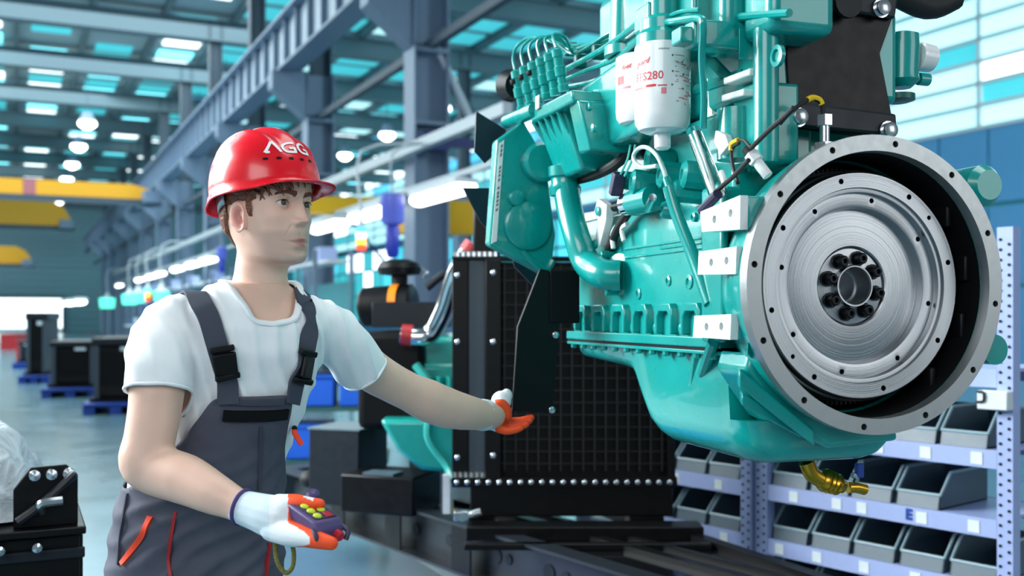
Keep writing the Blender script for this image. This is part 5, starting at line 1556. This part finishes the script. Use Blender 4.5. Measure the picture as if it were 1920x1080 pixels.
# assemble the skin: head + neck, ears, torso with arms and legs
core = torso(-.006)
limb(core, ARM_R); limb(core, ARM_L)
for L_ in (LEG_R, LEG_L):
    core.tube([p for p in L_], [.082, .058, .040], 18, 5)
core_me = remesh(core.mesh('core'), .006, 5)
add_skin([hw(q) - PR for q in hv_], hf_, lambda p: None)
SK_C[:] = [head_col(q) for q in hv_]
for sd in (-1, 1):
    ev, ef = ear(sd)
    n0 = len(SK_V); SK_V.extend([hw(q) - PR for q in ev]); SK_F.extend([[i + n0 for i in f] for f in ef])
    SK_C.extend([(Vector((.60, .24, .20)) if i_ < 40 * 5 else (Vector((.66, .29, .24)) if i_ < 40 * 7 else Vector((.84, .49, .39)))) for i_ in range(len(ev))])  # shade of the ear's hollow painted in, darker towards the middle
n0 = len(SK_V)
elb = [P(768, 735, 2.33) - PR]
for v in core_me.vertices:
    SK_V.append(v.co.copy()); c = base.copy()
    nz_ = noise.noise(v.co * 18) * .5 + .5
    c = c.lerp(Vector((.80, .49, .38)), .25 * nz_)
    SK_C.append(c)
for p in core_me.polygons: SK_F.append([i + n0 for i in p.vertices])
me = bpy.data.meshes.new('body'); me.from_pydata([tuple(p) for p in SK_V], [], SK_F)
at = me.attributes.new('tint', 'FLOAT_COLOR', 'POINT')
for i, c in enumerate(SK_C): at.data[i].color = (c.x, c.y, c.z, 1)
bm = bmesh.new(); bm.from_mesh(me); bmesh.ops.recalc_face_normals(bm, faces=bm.faces); bm.to_mesh(me); bm.free()
body = link('body', me, 'skin', man, ang=1.2)
if 'sharp_edge' in me.attributes: me.attributes.remove(me.attributes['sharp_edge'])

# --- eyes, brows, hair
for sd in (-1, 1):
    t = B(); c = hw((EYE[0], sd * EYE[1], EYE[2]))
    gz = (fh + lh * (-.10) * 1 + uh * .04).normalized()
    xx, yy, zz = frame_from(gz)
    vs, fs, mi = [], [], []
    n, m = 24, 16
    for i in range(m + 1):
        th = PI * (i / m) ** 1.5
        for j in range(n):
            an = 2 * PI * j / n
            rr = ER + (.0004 if th < .45 else 0)
            vs.append(c + (zz * math.cos(th) + (xx * math.cos(an) + yy * math.sin(an)) * math.sin(th)) * rr)
    for i in range(m):
        th = PI * ((i + .5) / m) ** 1.5
        for j in range(n):
            k = (j + 1) % n; t_ = 2 if th < .19 else (1 if th < .50 else 0)
            fs.append((i*n+j, (i+1)*n+j, (i+1)*n+k, i*n+k)); mi.append(t_)
    n0 = len(t.v); t.v += [p + t.off for p in vs]; t.f += fs; t.mi += mi
    t.build('eye', ['eye_white', 'eye_iris', 'eye_pupil'], man)
for sd in (-1, 1):
    t = B(); L_ = []
    for i in range(11):
        x_ = -1 + 2 * i / 10; dy = x_ * .0155 * sd; dz = .0066 * max(0, 1 - x_ * x_) ** .8 + .0006 * x_ * 1
        L_.append(hw((EYE[0] + math.sqrt((ER + .0026) ** 2 - min(dy * dy + dz * dz, ER * ER)), EYE[1] * sd + dy, EYE[2] + dz)))
    t.tube(L_, [.0003, .0009, .0009, .0004], 6, 3); t.build('eyelash', 'hair_dark', man)
def on_face(y, z, lift=.001):
    # nearest head row / column in front
    best = None; bd = 9
    for row in HEAD_L:
        for q in row[int(NC * .2):int(NC * .8)]:
            if q.x < .02: continue
            d = (q.y - y) ** 2 + (q.z - z) ** 2
            if d < bd: bd = d; best = q
    return Vector((best.x + lift, y, z))
for sd in (-1, 1):
    t = B(); up_, lo_ = [], []
    for i in range(12):
        k = i / 11; y = sd * (.011 + .040 * k)
        zc_ = .0165 + .0060 * math.sin(k * 2.2) - .0065 * k * k; h_ = .0046 * (1 - .70 * k) + .0008
        up_.append(hw(on_face(y, zc_ + h_, .0016))); lo_.append(hw(on_face(y, zc_ - h_, .0012)))
    mid = [hw(on_face(sd * (.011 + .040 * i / 11), .0165 + .0060 * math.sin(i / 11 * 2.2) - .0065 * (i / 11) ** 2, .0030)) for i in range(12)]
    vs = up_ + mid + lo_; fs = []
    for i in range(11): fs += [(i, i + 1, 13 + i, 12 + i), (12 + i, 13 + i, 25 + i, 24 + i)]
    t.add(vs, fs); t.build('eyebrow', 'hair', man)
# hair: scalp patch lifted off the skull, hairline by region
def hair_h(q):
    f, y, z = q
    if f > .045: zl = .024 + .022 * sstep(.055, .088, f)
    elif f > .036: zl = .006
    elif f > .023: zl = -.024
    elif f > -.014: zl = .004
    elif f > -.030: zl = .000
    else: zl = -.026 - .062 * sstep(-.030, -.066, f)
    zl += .006 * noise.noise(Vector((f * 60, y * 60, 0)))
    return sstep(zl - .006, zl + .012, z)
hv2, idx = [], {}
for i, row in enumerate(HEAD_L):
    for j, q in enumerate(row):
        h = hair_h(q)
        if h > 0.02 and q.z > -.11 and STEP[i] < 14:
            nrm = Vector((q.x + .004, q.y * 1.3, max(0, q.z) * .8)).normalized()
            l_ = h * (.0068 + .0022 * noise.noise(Vector((q.x * 40, q.y * 40, q.z * 160))) + .0016 * noise.noise(q * 260))
            idx[(i, j)] = len(hv2); hv2.append(hw(q + nrm * l_))
hf2 = []
for (i, j) in idx:
    k = ((i, j), (i, (j + 1) % NC), (i + 1, (j + 1) % NC), (i + 1, j))
    if all(x_ in idx for x_ in k): hf2.append([idx[x_] for x_ in k])
t = B(); t.add(hv2, hf2); hr = t.build('hair', 'hair', man, ang=1.5)
# short locks that fall below the brim at the temple and forehead
for (y0, z0, y1, z1, r_) in ((-.075, .022, -.062, .004, .006), (-.072, .030, -.054, .012, .0075), (-.066, .034, -.040, .016, .008), (-.052, .040, -.034, .013, .0075), (-.040, .042, -.022, .017, .007), (-.064, .036, -.058, .010, .006), (-.058, .040, -.044, .016, .0065), (-.048, .042, -.030, .022, .006), (-.036, .044, -.020, .026, .0055), (-.022, .046, -.006, .030, .005), (-.066, .030, -.067, .002, .006), (-.006, .046, .012, .032, .005)):
    a = on_face(y0, z0, .004); e = on_face(y1, z1, .002); m_ = (a + e) / 2 + Vector((.004, 0, .004))
    t = B(); t.tube([hw(a), hw(m_), hw(e)], [r_, r_ * .9, r_ * .15], 8, 5, flat=.6); t.build('lock', 'hair', hr)

# --- hard hat
ht = math.radians(7)
fm = (fh * math.cos(ht) + uh * math.sin(ht)).normalized(); um = fm.cross(lh)
MC = HC + fh * -.006 + uh * .030
HLn, HWd, HHt = .1185, .101, .121
def hat(az, el, lift=0.0):
    """point on the shell; az 0 is the front, positive to the wearer's right"""
    ce, se = math.cos(el), math.sin(el)
    ef = .82 + .30 * max(0, math.cos(az)) ** 1.5
    x = HLn * math.cos(az) * sg(ce, ef); y = -HWd * math.sin(az) * sg(ce, .82); z = HHt * sg(se, .92)
    b_ = .0085 * gs2(y, .020) * sstep(.30, .8, se) + .0052 * gs2(abs(y) - .047, .008) * sstep(.25, .6, se) * sstep(-.11, -.06, x) - .002 * gs2(abs(y) - .030, .007) * sstep(.4, .8, se)
    n_ = Vector((x / HLn ** 2, y / HWd ** 2, z / HHt ** 2)).normalized()
    p = Vector((x, y, z)) + n_ * (b_ + lift)
    return MC + fm * p.x + lh * p.y + um * p.z
vs, fs = [], []
n, m = 96, 26
for i in range(m + 1):
    el = PI / 2 * (1 - i / m)
    for j in range(n): vs.append(hat(2 * PI * j / n, el))
for (o_, dz_, pk, dr) in ((.003, -.006, .10, -.000), (.004, -.011, .35, -.004), (.006, -.014, .75, -.008), (.0075, -.016, 1.0, -.011)):
    for j in range(n):
        az = 2 * PI * j / n; c_ = math.cos(az)
        ext = o_ + .030 * pk * sstep(.45, .95, c_) + .006 * pk * sstep(.5, 1, -c_)
        d = fm * math.cos(az) * HLn - lh * math.sin(az) * HWd
        vs.append(MC + d + d.normalized() * ext + um * (dz_ + dr * sstep(.2, 1, -c_) * 1.4 + .004 * pk * sstep(.5, 1, c_)))
for i in range(m + 4):
    for j in range(n):
        k = (j + 1) % n; fs.append((i*n+j, i*n+k, (i+1)*n+k, (i+1)*n+j))
t = B(); t.add(vs, fs)
hat_o = t.build('hard_hat', 'helmet_red', man, ang=1.2, label='glossy red hard hat with white letters')
sm = hat_o.modifiers.new('shell', 'SOLIDIFY'); sm.thickness = .003; sm.offset = 1
t = B()
vs, fs = [], []
for j in range(64):
    az = math.radians(105) + math.radians(150) * j / 63
    for dz_, k in ((-.026, .86), (.004, .88)):
        vs.append(MC + (fm * math.cos(az) * HLn - lh * math.sin(az) * HWd) * k + um * (dz_ - .012 * sstep(0, 1, -math.cos(az))))
for j in range(63):
    k = j + 1; fs.append((2*j, 2*k, 2*k+1, 2*j+1))
t.add(vs, fs); o = t.build('suspension_band', 'steel_grey', hat_o); s_ = o.modifiers.new('shell', 'SOLIDIFY'); s_.thickness = .0025
# white letters A G G and dark vents on the shell
def stroke(b_, pts, w, fn, closed=False):
    ps2 = smooth_path([Vector((x, y, 0)) for x, y in pts], 4) if len(pts) > 2 else [Vector((pts[0][0], pts[0][1], 0)).lerp(Vector((pts[1][0], pts[1][1], 0)), k / 5) for k in range(6)]
    L_ = []
    for i, p in enumerate(ps2):
        d = (ps2[min(i + 1, len(ps2) - 1)] - ps2[max(i - 1, 0)]).normalized(); nn = Vector((-d.y, d.x, 0)) * w / 2
        L_ += [fn(p.x + nn.x, p.y + nn.y), fn(p.x - nn.x, p.y - nn.y)]
    b_.add(L_, [(2*i, 2*i+1, 2*i+3, 2*i+2) for i in range(len(ps2) - 1)])
a0, a1_z = math.radians(44), math.radians(-16)
def hat2(x, y):            # x 0..3.1 along the word, y 0..1 height
    az = a0 + (a1_z - a0) * (x / 3.1); el = math.radians(30) + math.radians(12.5) * (y - .5)
    return hat(az, el, .0045)
GG = [(.98, .9), (.55, .92), (.2, .74), (.14, .4), (.3, .12), (.6, .08), (.92, .1)]
for k, (nm, strokes) in enumerate((('letter_A', [[(.02, .04), (.5, .96)], [(.5, .96), (.95, .04)], [(.05, .06), (.3, .06)]]),
                                   ('letter_G', [[(x + 1.0, y) for x, y in GG], [(1.88, .05), (1.92, .48)], [(1.55, .44), (1.98, .46)]]),
                                   ('letter_G', [[(x + 2.05, y) for x, y in GG], [(2.93, .05), (2.97, .48)], [(2.6, .44), (3.03, .46)]]))):
    t = B()
    for s_ in strokes: stroke(t, s_, .19, hat2)
    t.build(nm, 'white_print', hat_o, smooth=False)
for i in range(5):
    t = B(); az = math.radians(44 - 14 * i); el = math.radians(18)
    vs = [hat(az + .055 * math.cos(q), el + .022 * math.sin(q), .004) for q in [2 * PI * j / 12 for j in range(12)]]
    t.add(vs, [list(range(12))]); t.build('vent', 'black_matte', hat_o, smooth=False)

# --- T-shirt: torso and sleeves as one cloth, neckline cut out, ribbed collar
SLV_R = [(352, 602, 2.05, .058), (322, 620, 2.02, .0640), (306, 652, 1.985, .0660), (299, 690, 1.955, .0630), (295, 738, 1.940, .0605)]
SLV_L = [(575, 604, 2.155, .054), (608, 618, 2.19, .0600), (640, 644, 2.225, .060), (668, 680, 2.26, .0545), (684, 702, 2.28, .0525)]
def fold(p):
    """cloth folds: ridges running down from the shoulders, bunching at the armpits and the waist"""
    q = p + PR
    w = noise.noise(q * 7.0) * .9
    d = q.dot(lB) * 165 + q.z * 55 + w * 4.5
    r = math.sin(d) * .5 + .5
    k = r ** 2 * .0090 * (.15 + .65 * (noise.noise(q * 5 + Vector((3, 1, 2))) * .5 + .5))
    k += noise.noise(q * 24) * .0022
    return k
def cloth(me, fn):
    nr = [v.normal.copy() for v in me.vertices]
    for v, n_ in zip(me.vertices, nr): v.co = v.co + n_ * fn(v.co)
    me.update()
sh = torso(.006)
limb(sh, SLV_R[:-1]); limb(sh, SLV_L[:-1])
sh.tube([P(u, v, Y) for u, v, Y, r in SLV_R], [r for *_, r in SLV_R], 26, 6)
sh.tube([P(u, v, Y) for u, v, Y, r in SLV_L], [r for *_, r in SLV_L], 26, 6)
sme = remesh(sh.mesh('shirt'), .0055, 6)
cloth(sme, fold)
NK = P(484, 530, 2.10)
def in_neck(p):
    d = p + PR - NK; x = d.dot(fB); y = d.dot(lB)
    return (y / .074) ** 2 + ((x - .02) / .088) ** 2 < 1 and d.z > -.046 - .34 * x
hemR = (P(*SLV_R[-1][:3]), (P(*SLV_R[-1][:3]) - P(*SLV_R[-2][:3])).normalized()); hemL = (P(*SLV_L[-1][:3]), (P(*SLV_L[-1][:3]) - P(*SLV_L[-2][:3])).normalized())
bm = bmesh.new(); bm.from_mesh(sme)
dead = [v for v in bm.verts if in_neck(v.co) or (v.co.z + PR.z) < .96]
for hp_, hd in (hemR, hemL):
    for v in bm.verts:
        d = v.co + PR - hp_
        k_ = d.dot(hd)
        if -.003 < k_ < .03 and (d - hd * k_).length < .0645 * (1 if hp_ is hemR[0] else .87): dead.append(v)
bmesh.ops.delete(bm, geom=list(set(dead)), context='VERTS')
def loops(bm):
    be = [e for e in bm.edges if e.is_boundary]; adj = {}
    for e in be:
        for a, b_ in ((e.verts[0], e.verts[1]), (e.verts[1], e.verts[0])): adj.setdefault(a, []).append(b_)
    seen = set(); out = []
    for s_ in adj:
        if s_ in seen: continue
        L_ = [s_]; seen.add(s_); cur = s_
        while True:
            nx = [v for v in adj[cur] if v not in seen]
            if not nx: break
            cur = nx[0]; seen.add(cur); L_.append(cur)
        out.append([v.co.copy() for v in L_])
    return out
lp = loops(bm)
def relax(L_, it):
    for _ in range(it):
        n_ = len(L_); L_ = [(L_[i - 1] + L_[i] * 2 + L_[(i + 1) % n_]) / 4 for i in range(n_)]
    return L_
bm.to_mesh(sme); bm.free()
shirt = link('t_shirt', sme, 'shirt', man, ang=2.5, label='white T-shirt')
if 'sharp_edge' in sme.attributes: sme.attributes.remove(sme.attributes['sharp_edge'])
s_ = shirt.modifiers.new('thick', 'SOLIDIFY'); s_.thickness = .003; s_.offset = -1
for L_ in lp:
    if len(L_) < 40: continue
    c = sum(L_, Vector()) / len(L_) + PR
    L_ = relax(L_, 14)
    nm, r_ = ('collar', .0075) if (c - NK).length < .12 else (('hem', .0034) if c.z > 1.05 else (None, 0))
    if nm:
        t = MB(); t.tube(L_[::3] + [L_[0]], r_, 8, 3, flat=.55 if nm == 'collar' else 1); t.build(nm, 'shirt', shirt)

# --- bib overalls: trousers and bib as one cloth, straps, buckles, pocket, piping
ZB, ZW = 1.205, 1.005
bo_ = torso(.017)
for L_ in (LEG_R, LEG_L): bo_.tube([L_[0] + Vector((0, 0, .06)), L_[0], L_[1], L_[2]], [.09, .100, .088, .075], 22, 6)
ome = remesh(bo_.mesh('overalls'), .007, 6)
def fold2(p):
    q = p + PR
    w = noise.noise(q * 6 + Vector((9, 2, 4)))
    d = q.z * 130 - q.dot(lB) * 70 + w * 6
    k = (math.sin(d) * .5 + .5) ** 2 * .008 * (.2 + .8 * (noise.noise(q * 4) * .5 + .5)) * sstep(1.15, .95, q.z)
    k += noise.noise(q * 16) * .003
    return k
cloth(ome, fold2)
def ctr(z):
    """torso axis at height z"""
    v = HOR - (z - CAM_H) * FPX / 2.11
    for i in range(len(TOR) - 1):
        if TOR[i + 1][1] <= v <= TOR[i][1]:
            k = (TOR[i][1] - v) / (TOR[i][1] - TOR[i + 1][1]); return P(TOR[i][0] + (TOR[i + 1][0] - TOR[i][0]) * k, v, 2.11)
    return P(TOR[0][0], v, 2.11)
bm = bmesh.new(); bm.from_mesh(ome); dead = []
for v in bm.verts:
    q = v.co + PR
    if q.z < ZW: continue
    d = q - ctr(q.z); x = d.dot(fB); y = d.dot(lB)
    wlim = .082 + .30 * (ZB - q.z) + 1.1 * max(0, 1.10 - q.z) ** 1.5
    if q.z > ZB or x < .0 and q.z > ZW + .02 or abs(y) > wlim: dead.append(v)
bmesh.ops.delete(bm, geom=dead, context='VERTS')
def relax_edges(bm, it):
    for _ in range(it):
        mv = {}
        for v in bm.verts:
            if v.is_boundary:
                nb_ = [e.other_vert(v).co for e in v.link_edges if e.is_boundary]
                if len(nb_) == 2: mv[v] = v.co * .5 + (nb_[0] + nb_[1]) * .25
        for v, c in mv.items(): v.co = c
relax_edges(bm, 14)
bm.to_mesh(ome); bm.free()
ov = link('overalls', ome, 'slate', man, ang=2.5, label='dark grey bib overalls')
if 'sharp_edge' in ome.attributes: ome.attributes.remove(ome.attributes['sharp_edge'])
s_ = ov.modifiers.new('thick', 'SOLIDIFY'); s_.thickness = .003; s_.offset = -1
def bvh(*mes):
    vs, fs = [], []
    for me in mes:
        n0 = len(vs); vs += [v.co + PR for v in me.vertices]; fs += [[i + n0 for i in p.vertices] for p in me.polygons]
    return BVHTree.FromPolygons(vs, fs)
TR = bvh(sme, ome); TRO = bvh(ome)
EYEP = Vector((0, 0, CAM_H))
def hit(u, v, tree=TR):
    d = (P(u, v, 2.0) - EYEP).normalized(); h = tree.ray_cast(EYEP, d)
    return (h[0], h[1]) if h[0] is not None else None
def ribbon(name, pts, w, m, par, lift=.004, th=.0025, extra=(), tree=TR, sub=6, label=None):
    """a strip of cloth that lies on the garment along the given path"""
    pn = []
    for u, v in pts:
        h = hit(u, v, tree)
        if h: pn.append((h[0], h[1]))
    for p in extra:
        h = TR.find_nearest(p)
        if h[0] is not None: pn.append((h[0], h[1]))
    if len(pn) < 2: return None
    c = smooth_path([p for p, _ in pn], sub); N_ = smooth_path([q for _, q in pn], sub)
    vs, fs = [], []; m_ = len(c)
    for i in range(m_):
        tg = (c[min(i + 1, m_ - 1)] - c[max(i - 1, 0)]).normalized(); n_ = N_[i].normalized()
        sd = tg.cross(n_).normalized(); p = c[i] + n_ * lift
        for a, b_ in ((-1, 0), (1, 0), (1, 1), (-1, 1)): vs.append(p + sd * a * w / 2 + n_ * (th if b_ else -.004))
    for i in range(m_ - 1):
        for j in range(4):
            k = (j + 1) % 4; fs.append((4*i+j, 4*i+k, 4*i+4+k, 4*i+4+j))
    fs += [(0, 1, 2, 3), (4*m_-1, 4*m_-2, 4*m_-3, 4*m_-4)]
    t = B(); t.add(vs, fs); return t.build(name, m, par, label=label)
sR = P(345, 545, 2.12); bR = P(380, 640, 2.24); bL = P(520, 660, 2.26)
ribbon('strap', [(427, 756), (424, 715), (415, 680), (405, 640), (392, 600), (378, 572), (362, 552)], .040, 'slate_strap', ov, .006, extra=[P(345, 548, 2.12), P(350, 575, 2.22), P(380, 660, 2.28)])
ribbon('strap', [(546, 756), (554, 715), (566, 680), (576, 640), (580, 605), (574, 578), (566, 562)], .036, 'slate_strap', ov, .006, extra=[P(556, 556, 2.16), P(545, 590, 2.24), P(520, 660, 2.28)])
def on_cloth(name, u, v, w, h, d, m, par, spin=0.0, lift=.008, bev=.003):
    hh = hit(u, v)
    p, n_ = hh; zz_ = n_.normalized(); yy_ = (UP - zz_ * zz_.dot(UP)).normalized(); xx_ = yy_.cross(zz_)
    R = Matrix((xx_, yy_, zz_)).transposed() @ Matrix.Rotation(spin, 3, 'Z')
    t = B(); t.box(p + zz_ * lift, (w, h, d), R); return t.build(name, m, par, bevel=bev)
for (u, v, sp, w) in ((420, 682, .18, .040), (566, 686, -.22, .036)):
    bk = on_cloth('buckle', u, v, w + .004, .050, .010, 'black', ov, sp, .013)
    on_cloth('buckle_bar', u - (3 if sp > 0 else -4), v - 26, w + .006, .012, .013, 'black', bk, sp, .013)
    on_cloth('buckle_clip', u + (2 if sp > 0 else -3), v + 22, w + .008, .012, .013, 'black', bk, sp, .013)
ribbon('bib_hem', [(414, 752), (440, 754), (470, 755), (500, 755), (530, 754), (556, 752)], .010, 'slate_strap', ov, .003, tree=TRO)
ribbon('velcro_band', [(418, 779), (445, 780), (475, 780), (505, 779), (538, 776)], .022, 'black_matte', ov, .003, tree=TRO, label='black velcro band')
ribbon('pocket_piping', [(283, 968), (276, 985), (266, 1004), (252, 1026), (238, 1046), (229, 1058)], .011, 'orange_trim', ov, .003, tree=TRO, label='orange pocket piping')
ribbon('red_seam', [(330, 962), (324, 990), (318, 1020), (317, 1050), (320, 1078)], .006, 'red_trim', ov, .003, tree=TRO)
ribbon('red_seam', [(503, 1018), (501, 1040), (499, 1060), (497, 1078)], .007, 'red_trim', ov, .003, tree=TRO)
ribbon('seam', [(240, 925), (232, 970), (226, 1010), (222, 1060)], .004, 'slate_strap', ov, .002, tree=TRO)
ribbon('seam', [(488, 800), (486, 860), (484, 920)], .003, 'slate_strap', ov, .002, tree=TRO)
h = hit(546, 800)
a = h[0] + h[1] * .008
t = B(); t.tube([a, P(553, 812, a.y - .005), P(566, 834, a.y - .004)], [.0045, .006, .0055], 8, 4, flat=.6); t.build('zipper_pull', 'orange_trim', ov, label='orange zipper pull')
t = B(); t.ball(a, .006, 8, 6); t.build('zipper_slider', 'black', ov)
for L_ in (LEG_R, LEG_L):
    c = L_[2]; t = B()
    t.loft([ell_ring(c + Vector((.02, -.04, -.1 + z_)), a_, b_, n=24) for z_, a_, b_ in ((0, .046, .135), (.02, .05, .14), (.05, .046, .12), (.09, .044, .075), (.14, .045, .06))])
    t.build('boot', 'boot', man)

# --- right glove (near hand) closed around the remote
def glove(name, segs, balls, colour, cuff, trim_r, vox=.0026):
    b_ = B()
    for pts in segs:
        ps_ = [P(u, v, Y) for u, v, Y, r in pts]; rs_ = [r for *_, r in pts]
        b_.tube(ps_, rs_, 14, 5); b_.ball(ps_[-1], rs_[-1], 10, 8); b_.ball(ps_[0], rs_[0], 10, 8)
    for (u, v, Y), r in balls: b_.ball(P(u, v, Y), r, 16, 12)
    me = remesh(b_.mesh(name), vox, 3)
    for p in me.polygons: p.material_index = colour(p.center + PR, p.normal)
    o = link(name, me, ['knit', 'orange_rubber', 'knit_cuff'], man, ang=2.5, label='white knit glove with orange rubber palm')
    if 'sharp_edge' in me.attributes: me.attributes.remove(me.attributes['sharp_edge'])
    c0, c1 = cuff; d = (c1 - c0).normalized(); x_, y_, _ = frame_from(d)
    t = B(); t.tube([c0 + (x_ * math.cos(q) + y_ * math.sin(q)) * trim_r for q in [2 * PI * j / 20 for j in range(21)]], .0042, 8, 2); t.build('cuff_trim', 'purple_trim', o)
    return o
RL = Vector((.72, -.60, -.34)).normalized(); RW = Vector((.62, .77, 0)); RW = (RW - RL * RW.dot(RL)).normalized(); RN = RL.cross(RW)
RCn = P(590, 980, 1.785)
def rc(a, b_, c): return RCn + (RL * a + RW * b_ + RN * c) * .97
def pix_of(p): return 960 + p.x / p.y * FPX, HOR - (p.z - CAM_H) / p.y * FPX
def seg_dist(p, a, b_):
    ab = b_ - a; t = max(0, min(1, (p - a).dot(ab) / ab.length_squared)); return (p - a - ab * t).length
THR = [(512, 990, 1.80, .024), (545, 1000, 1.775, .023), (575, 1007, 1.752, .0175), (602, 1014, 1.738, .0145), (622, 1019, 1.732, .0115)]
IXR = [(525, 948, 1.815, .021), (556, 944, 1.80, .0165), (582, 945, 1.795, .0120), (600, 945, 1.792, .0095)]
FGR = [[(540, 965, 1.835, .018), (580, 985, 1.865, .014), (612, 1004, 1.86, .012), (628, 1004, 1.835, .010)],
       [(535, 985, 1.835, .017), (570, 998, 1.87, .013), (602, 1008, 1.865, .0115), (618, 1008, 1.845, .0095)],
       [(528, 994, 1.83, .015), (556, 1006, 1.86, .012), (580, 1010, 1.86, .0105), (594, 1010, 1.84, .009)]]
def colR(p, n_):
    u, v = pix_of(p)
    if u < 505: return 2 if u < 509 else 0
    if u > 597: return 1
    to = rc(-.02, 0, .0) - p
    tips = [P(*IXR[-1][:3]), P(*THR[-1][:3])]
    if min((p - q).length for q in tips) < .014: return 1
    rl_ = p - RCn
    if u > 540 and -.078 < rl_.dot(RL) < .06 and abs(rl_.dot(RW)) < .041 and abs(rl_.dot(RN)) < .034: return 1
    if u > 548 and n_.dot(to.normalized()) > .30 and to.length < .085: return 1
    if u > 560 and p.y > 1.80 and v > 960: return 1
    return 0
gl = glove('glove', [[(453, 951, 1.838, .0300), (480, 959, 1.828, .0335), (505, 967, 1.818, .0375), (528, 974, 1.812, .0400), (545, 976, 1.812, .036)], IXR, THR] + FGR,
           [((535, 962, 1.805), (.032, .028, .030))], colR, (P(455, 951, 1.838), P(480, 959, 1.828)), .0305)
t = B(); q = [(512, 1016), (517, 1045), (532, 1070), (546, 1062), (549, 1035), (543, 1018)]
t.tube([P(u, v, 1.81 + .006 * i) for i, (u, v) in enumerate(q)], .0046, 8, 6)

# remote control held in the hand: a thing of its own
rem = thing('crane_remote', 'purple crane remote control with yellow keys held in the near gloved hand', 'remote', RCn - UP * .04)
def RB(): return MB(off=-(RCn - UP * .04))
Rm = Matrix((RL, RW, RN)).transposed()
b_ = RB(); ol = [(-.068, -.017), (-.062, .020), (.030, .022), (.044, .010), (.048, -.016), (.040, -.022), (-.06, -.022)]
b_.prism(ol, lambda a, c, w: rc(a, w, c), -.031, .031); rb_ = b_.build('casing', 'purple', rem, bevel=.006, seg=3)
b_ = RB(); b_.prism([(-.055, .0202), (.026, .0222), (.026, .0236), (-.055, .0218)], lambda a, c, w: rc(a, w, c), -.024, .024); b_.build('key_plate', 'purple_dark', rem, bevel=.001)
for i in range(4):
    for j in range(2):
        if i == 0 and j == 1 or i == 3 and j == 1: continue
        b_ = RB(); b_.ball(rc(-.040 + .0185 * i, -.0125 + .022 * j, .0235), (.0078, .0082, .0042), 12, 8, R=Rm); b_.build('key', 'key_yellow', rem)
b_ = RB(); b_.box(rc(.016, .0105, .0238), (.016, .014, .003), Rm); b_.build('red_label', 'red_plastic', rem, bevel=.001)
for (w, c, m_, r_) in ((.016, -.002, 'red_plastic', .0095), (-.012, -.012, 'wire_yellow', .0085), (-.024, .0, 'purple', .0085)):
    b_ = RB(); b_.lathe([(-.006, r_), (.008, r_), (.011, r_ * .75), (.012, 0)], rc(.046, w, c), RL, 16); b_.build('knob', m_, rem)
for sgn in (-1, 1):
    b_ = RB(); b_.tube([rc(.034, sgn * .031, .008), rc(.050, sgn * .036, .004), rc(.056, sgn * .030, -.010)], .0045, 8, 4); b_.build('guard', 'purple_dark', rem)
b_ = RB(); b_.ball(rc(-.075, .05, .01), (.014, .02, .012), 12, 8); b_.build('strap_lug', 'purple', rem)
b_ = RB(); b_.tube([P(u, v, 1.83 - .002 * i) for i, (u, v) in enumerate([(518, 1000), (516, 1030), (522, 1058), (536, 1074), (548, 1064), (551, 1040), (546, 1010)])], .0042, 8, 6); b_.build('lanyard', 'lanyard', rem)

# --- left glove (far hand) under the corner of the front support plate
YH = 2.565
THL = [(918, 792, 2.535, .0150), (924, 768, 2.525, .0140), (938, 756, 2.525, .0130), (950, 768, 2.53, .0120), (953, 780, 2.535, .0100)]
FGL = [[(930, 781, 2.59, .0160), (955, 790, 2.60, .0115), (978, 789, 2.60, .0105), (996, 783, 2.598, .0090)],
       [(928, 787, 2.57, .0160), (953, 797, 2.575, .0115), (977, 795, 2.575, .0105), (993, 788, 2.572, .0090)],
       [(926, 792, 2.55, .0160), (950, 803, 2.55, .0112), (972, 801, 2.55, .0100), (987, 795, 2.548, .0088)],
       [(924, 796, 2.53, .0150), (946, 807, 2.527, .0105), (964, 806, 2.525, .0095), (977, 802, 2.523, .0082)]]
def colL(p, n_):
    u, v = pix_of(p)
    if u < 914: return 2
    for pts in [THL[1:]] + [f[1:] for f in FGL]:
        for i in range(len(pts) - 1):
            if seg_dist(p, P(*pts[i][:3]), P(*pts[i + 1][:3])) < .0155 and n_.z < .9: return 1
    if v > 770 and u > 928 and n_.y < .3: return 1
    return 0
gl2 = glove('glove', [[(905, 778, 2.505, .0395), (918, 778, 2.535, .037), (932, 776, 2.56, .033)], THL] + FGL, [((940, 752, 2.585), (.026, .018, .026)), ((950, 742, 2.59), (.015, .014, .018))], colL, (P(904, 778, 2.503), P(920, 778, 2.54)), .0395)
bpy.data.objects.remove(gl2.children[0])

for o in list(bpy.data.objects):
    if o.users == 0: bpy.data.objects.remove(o)
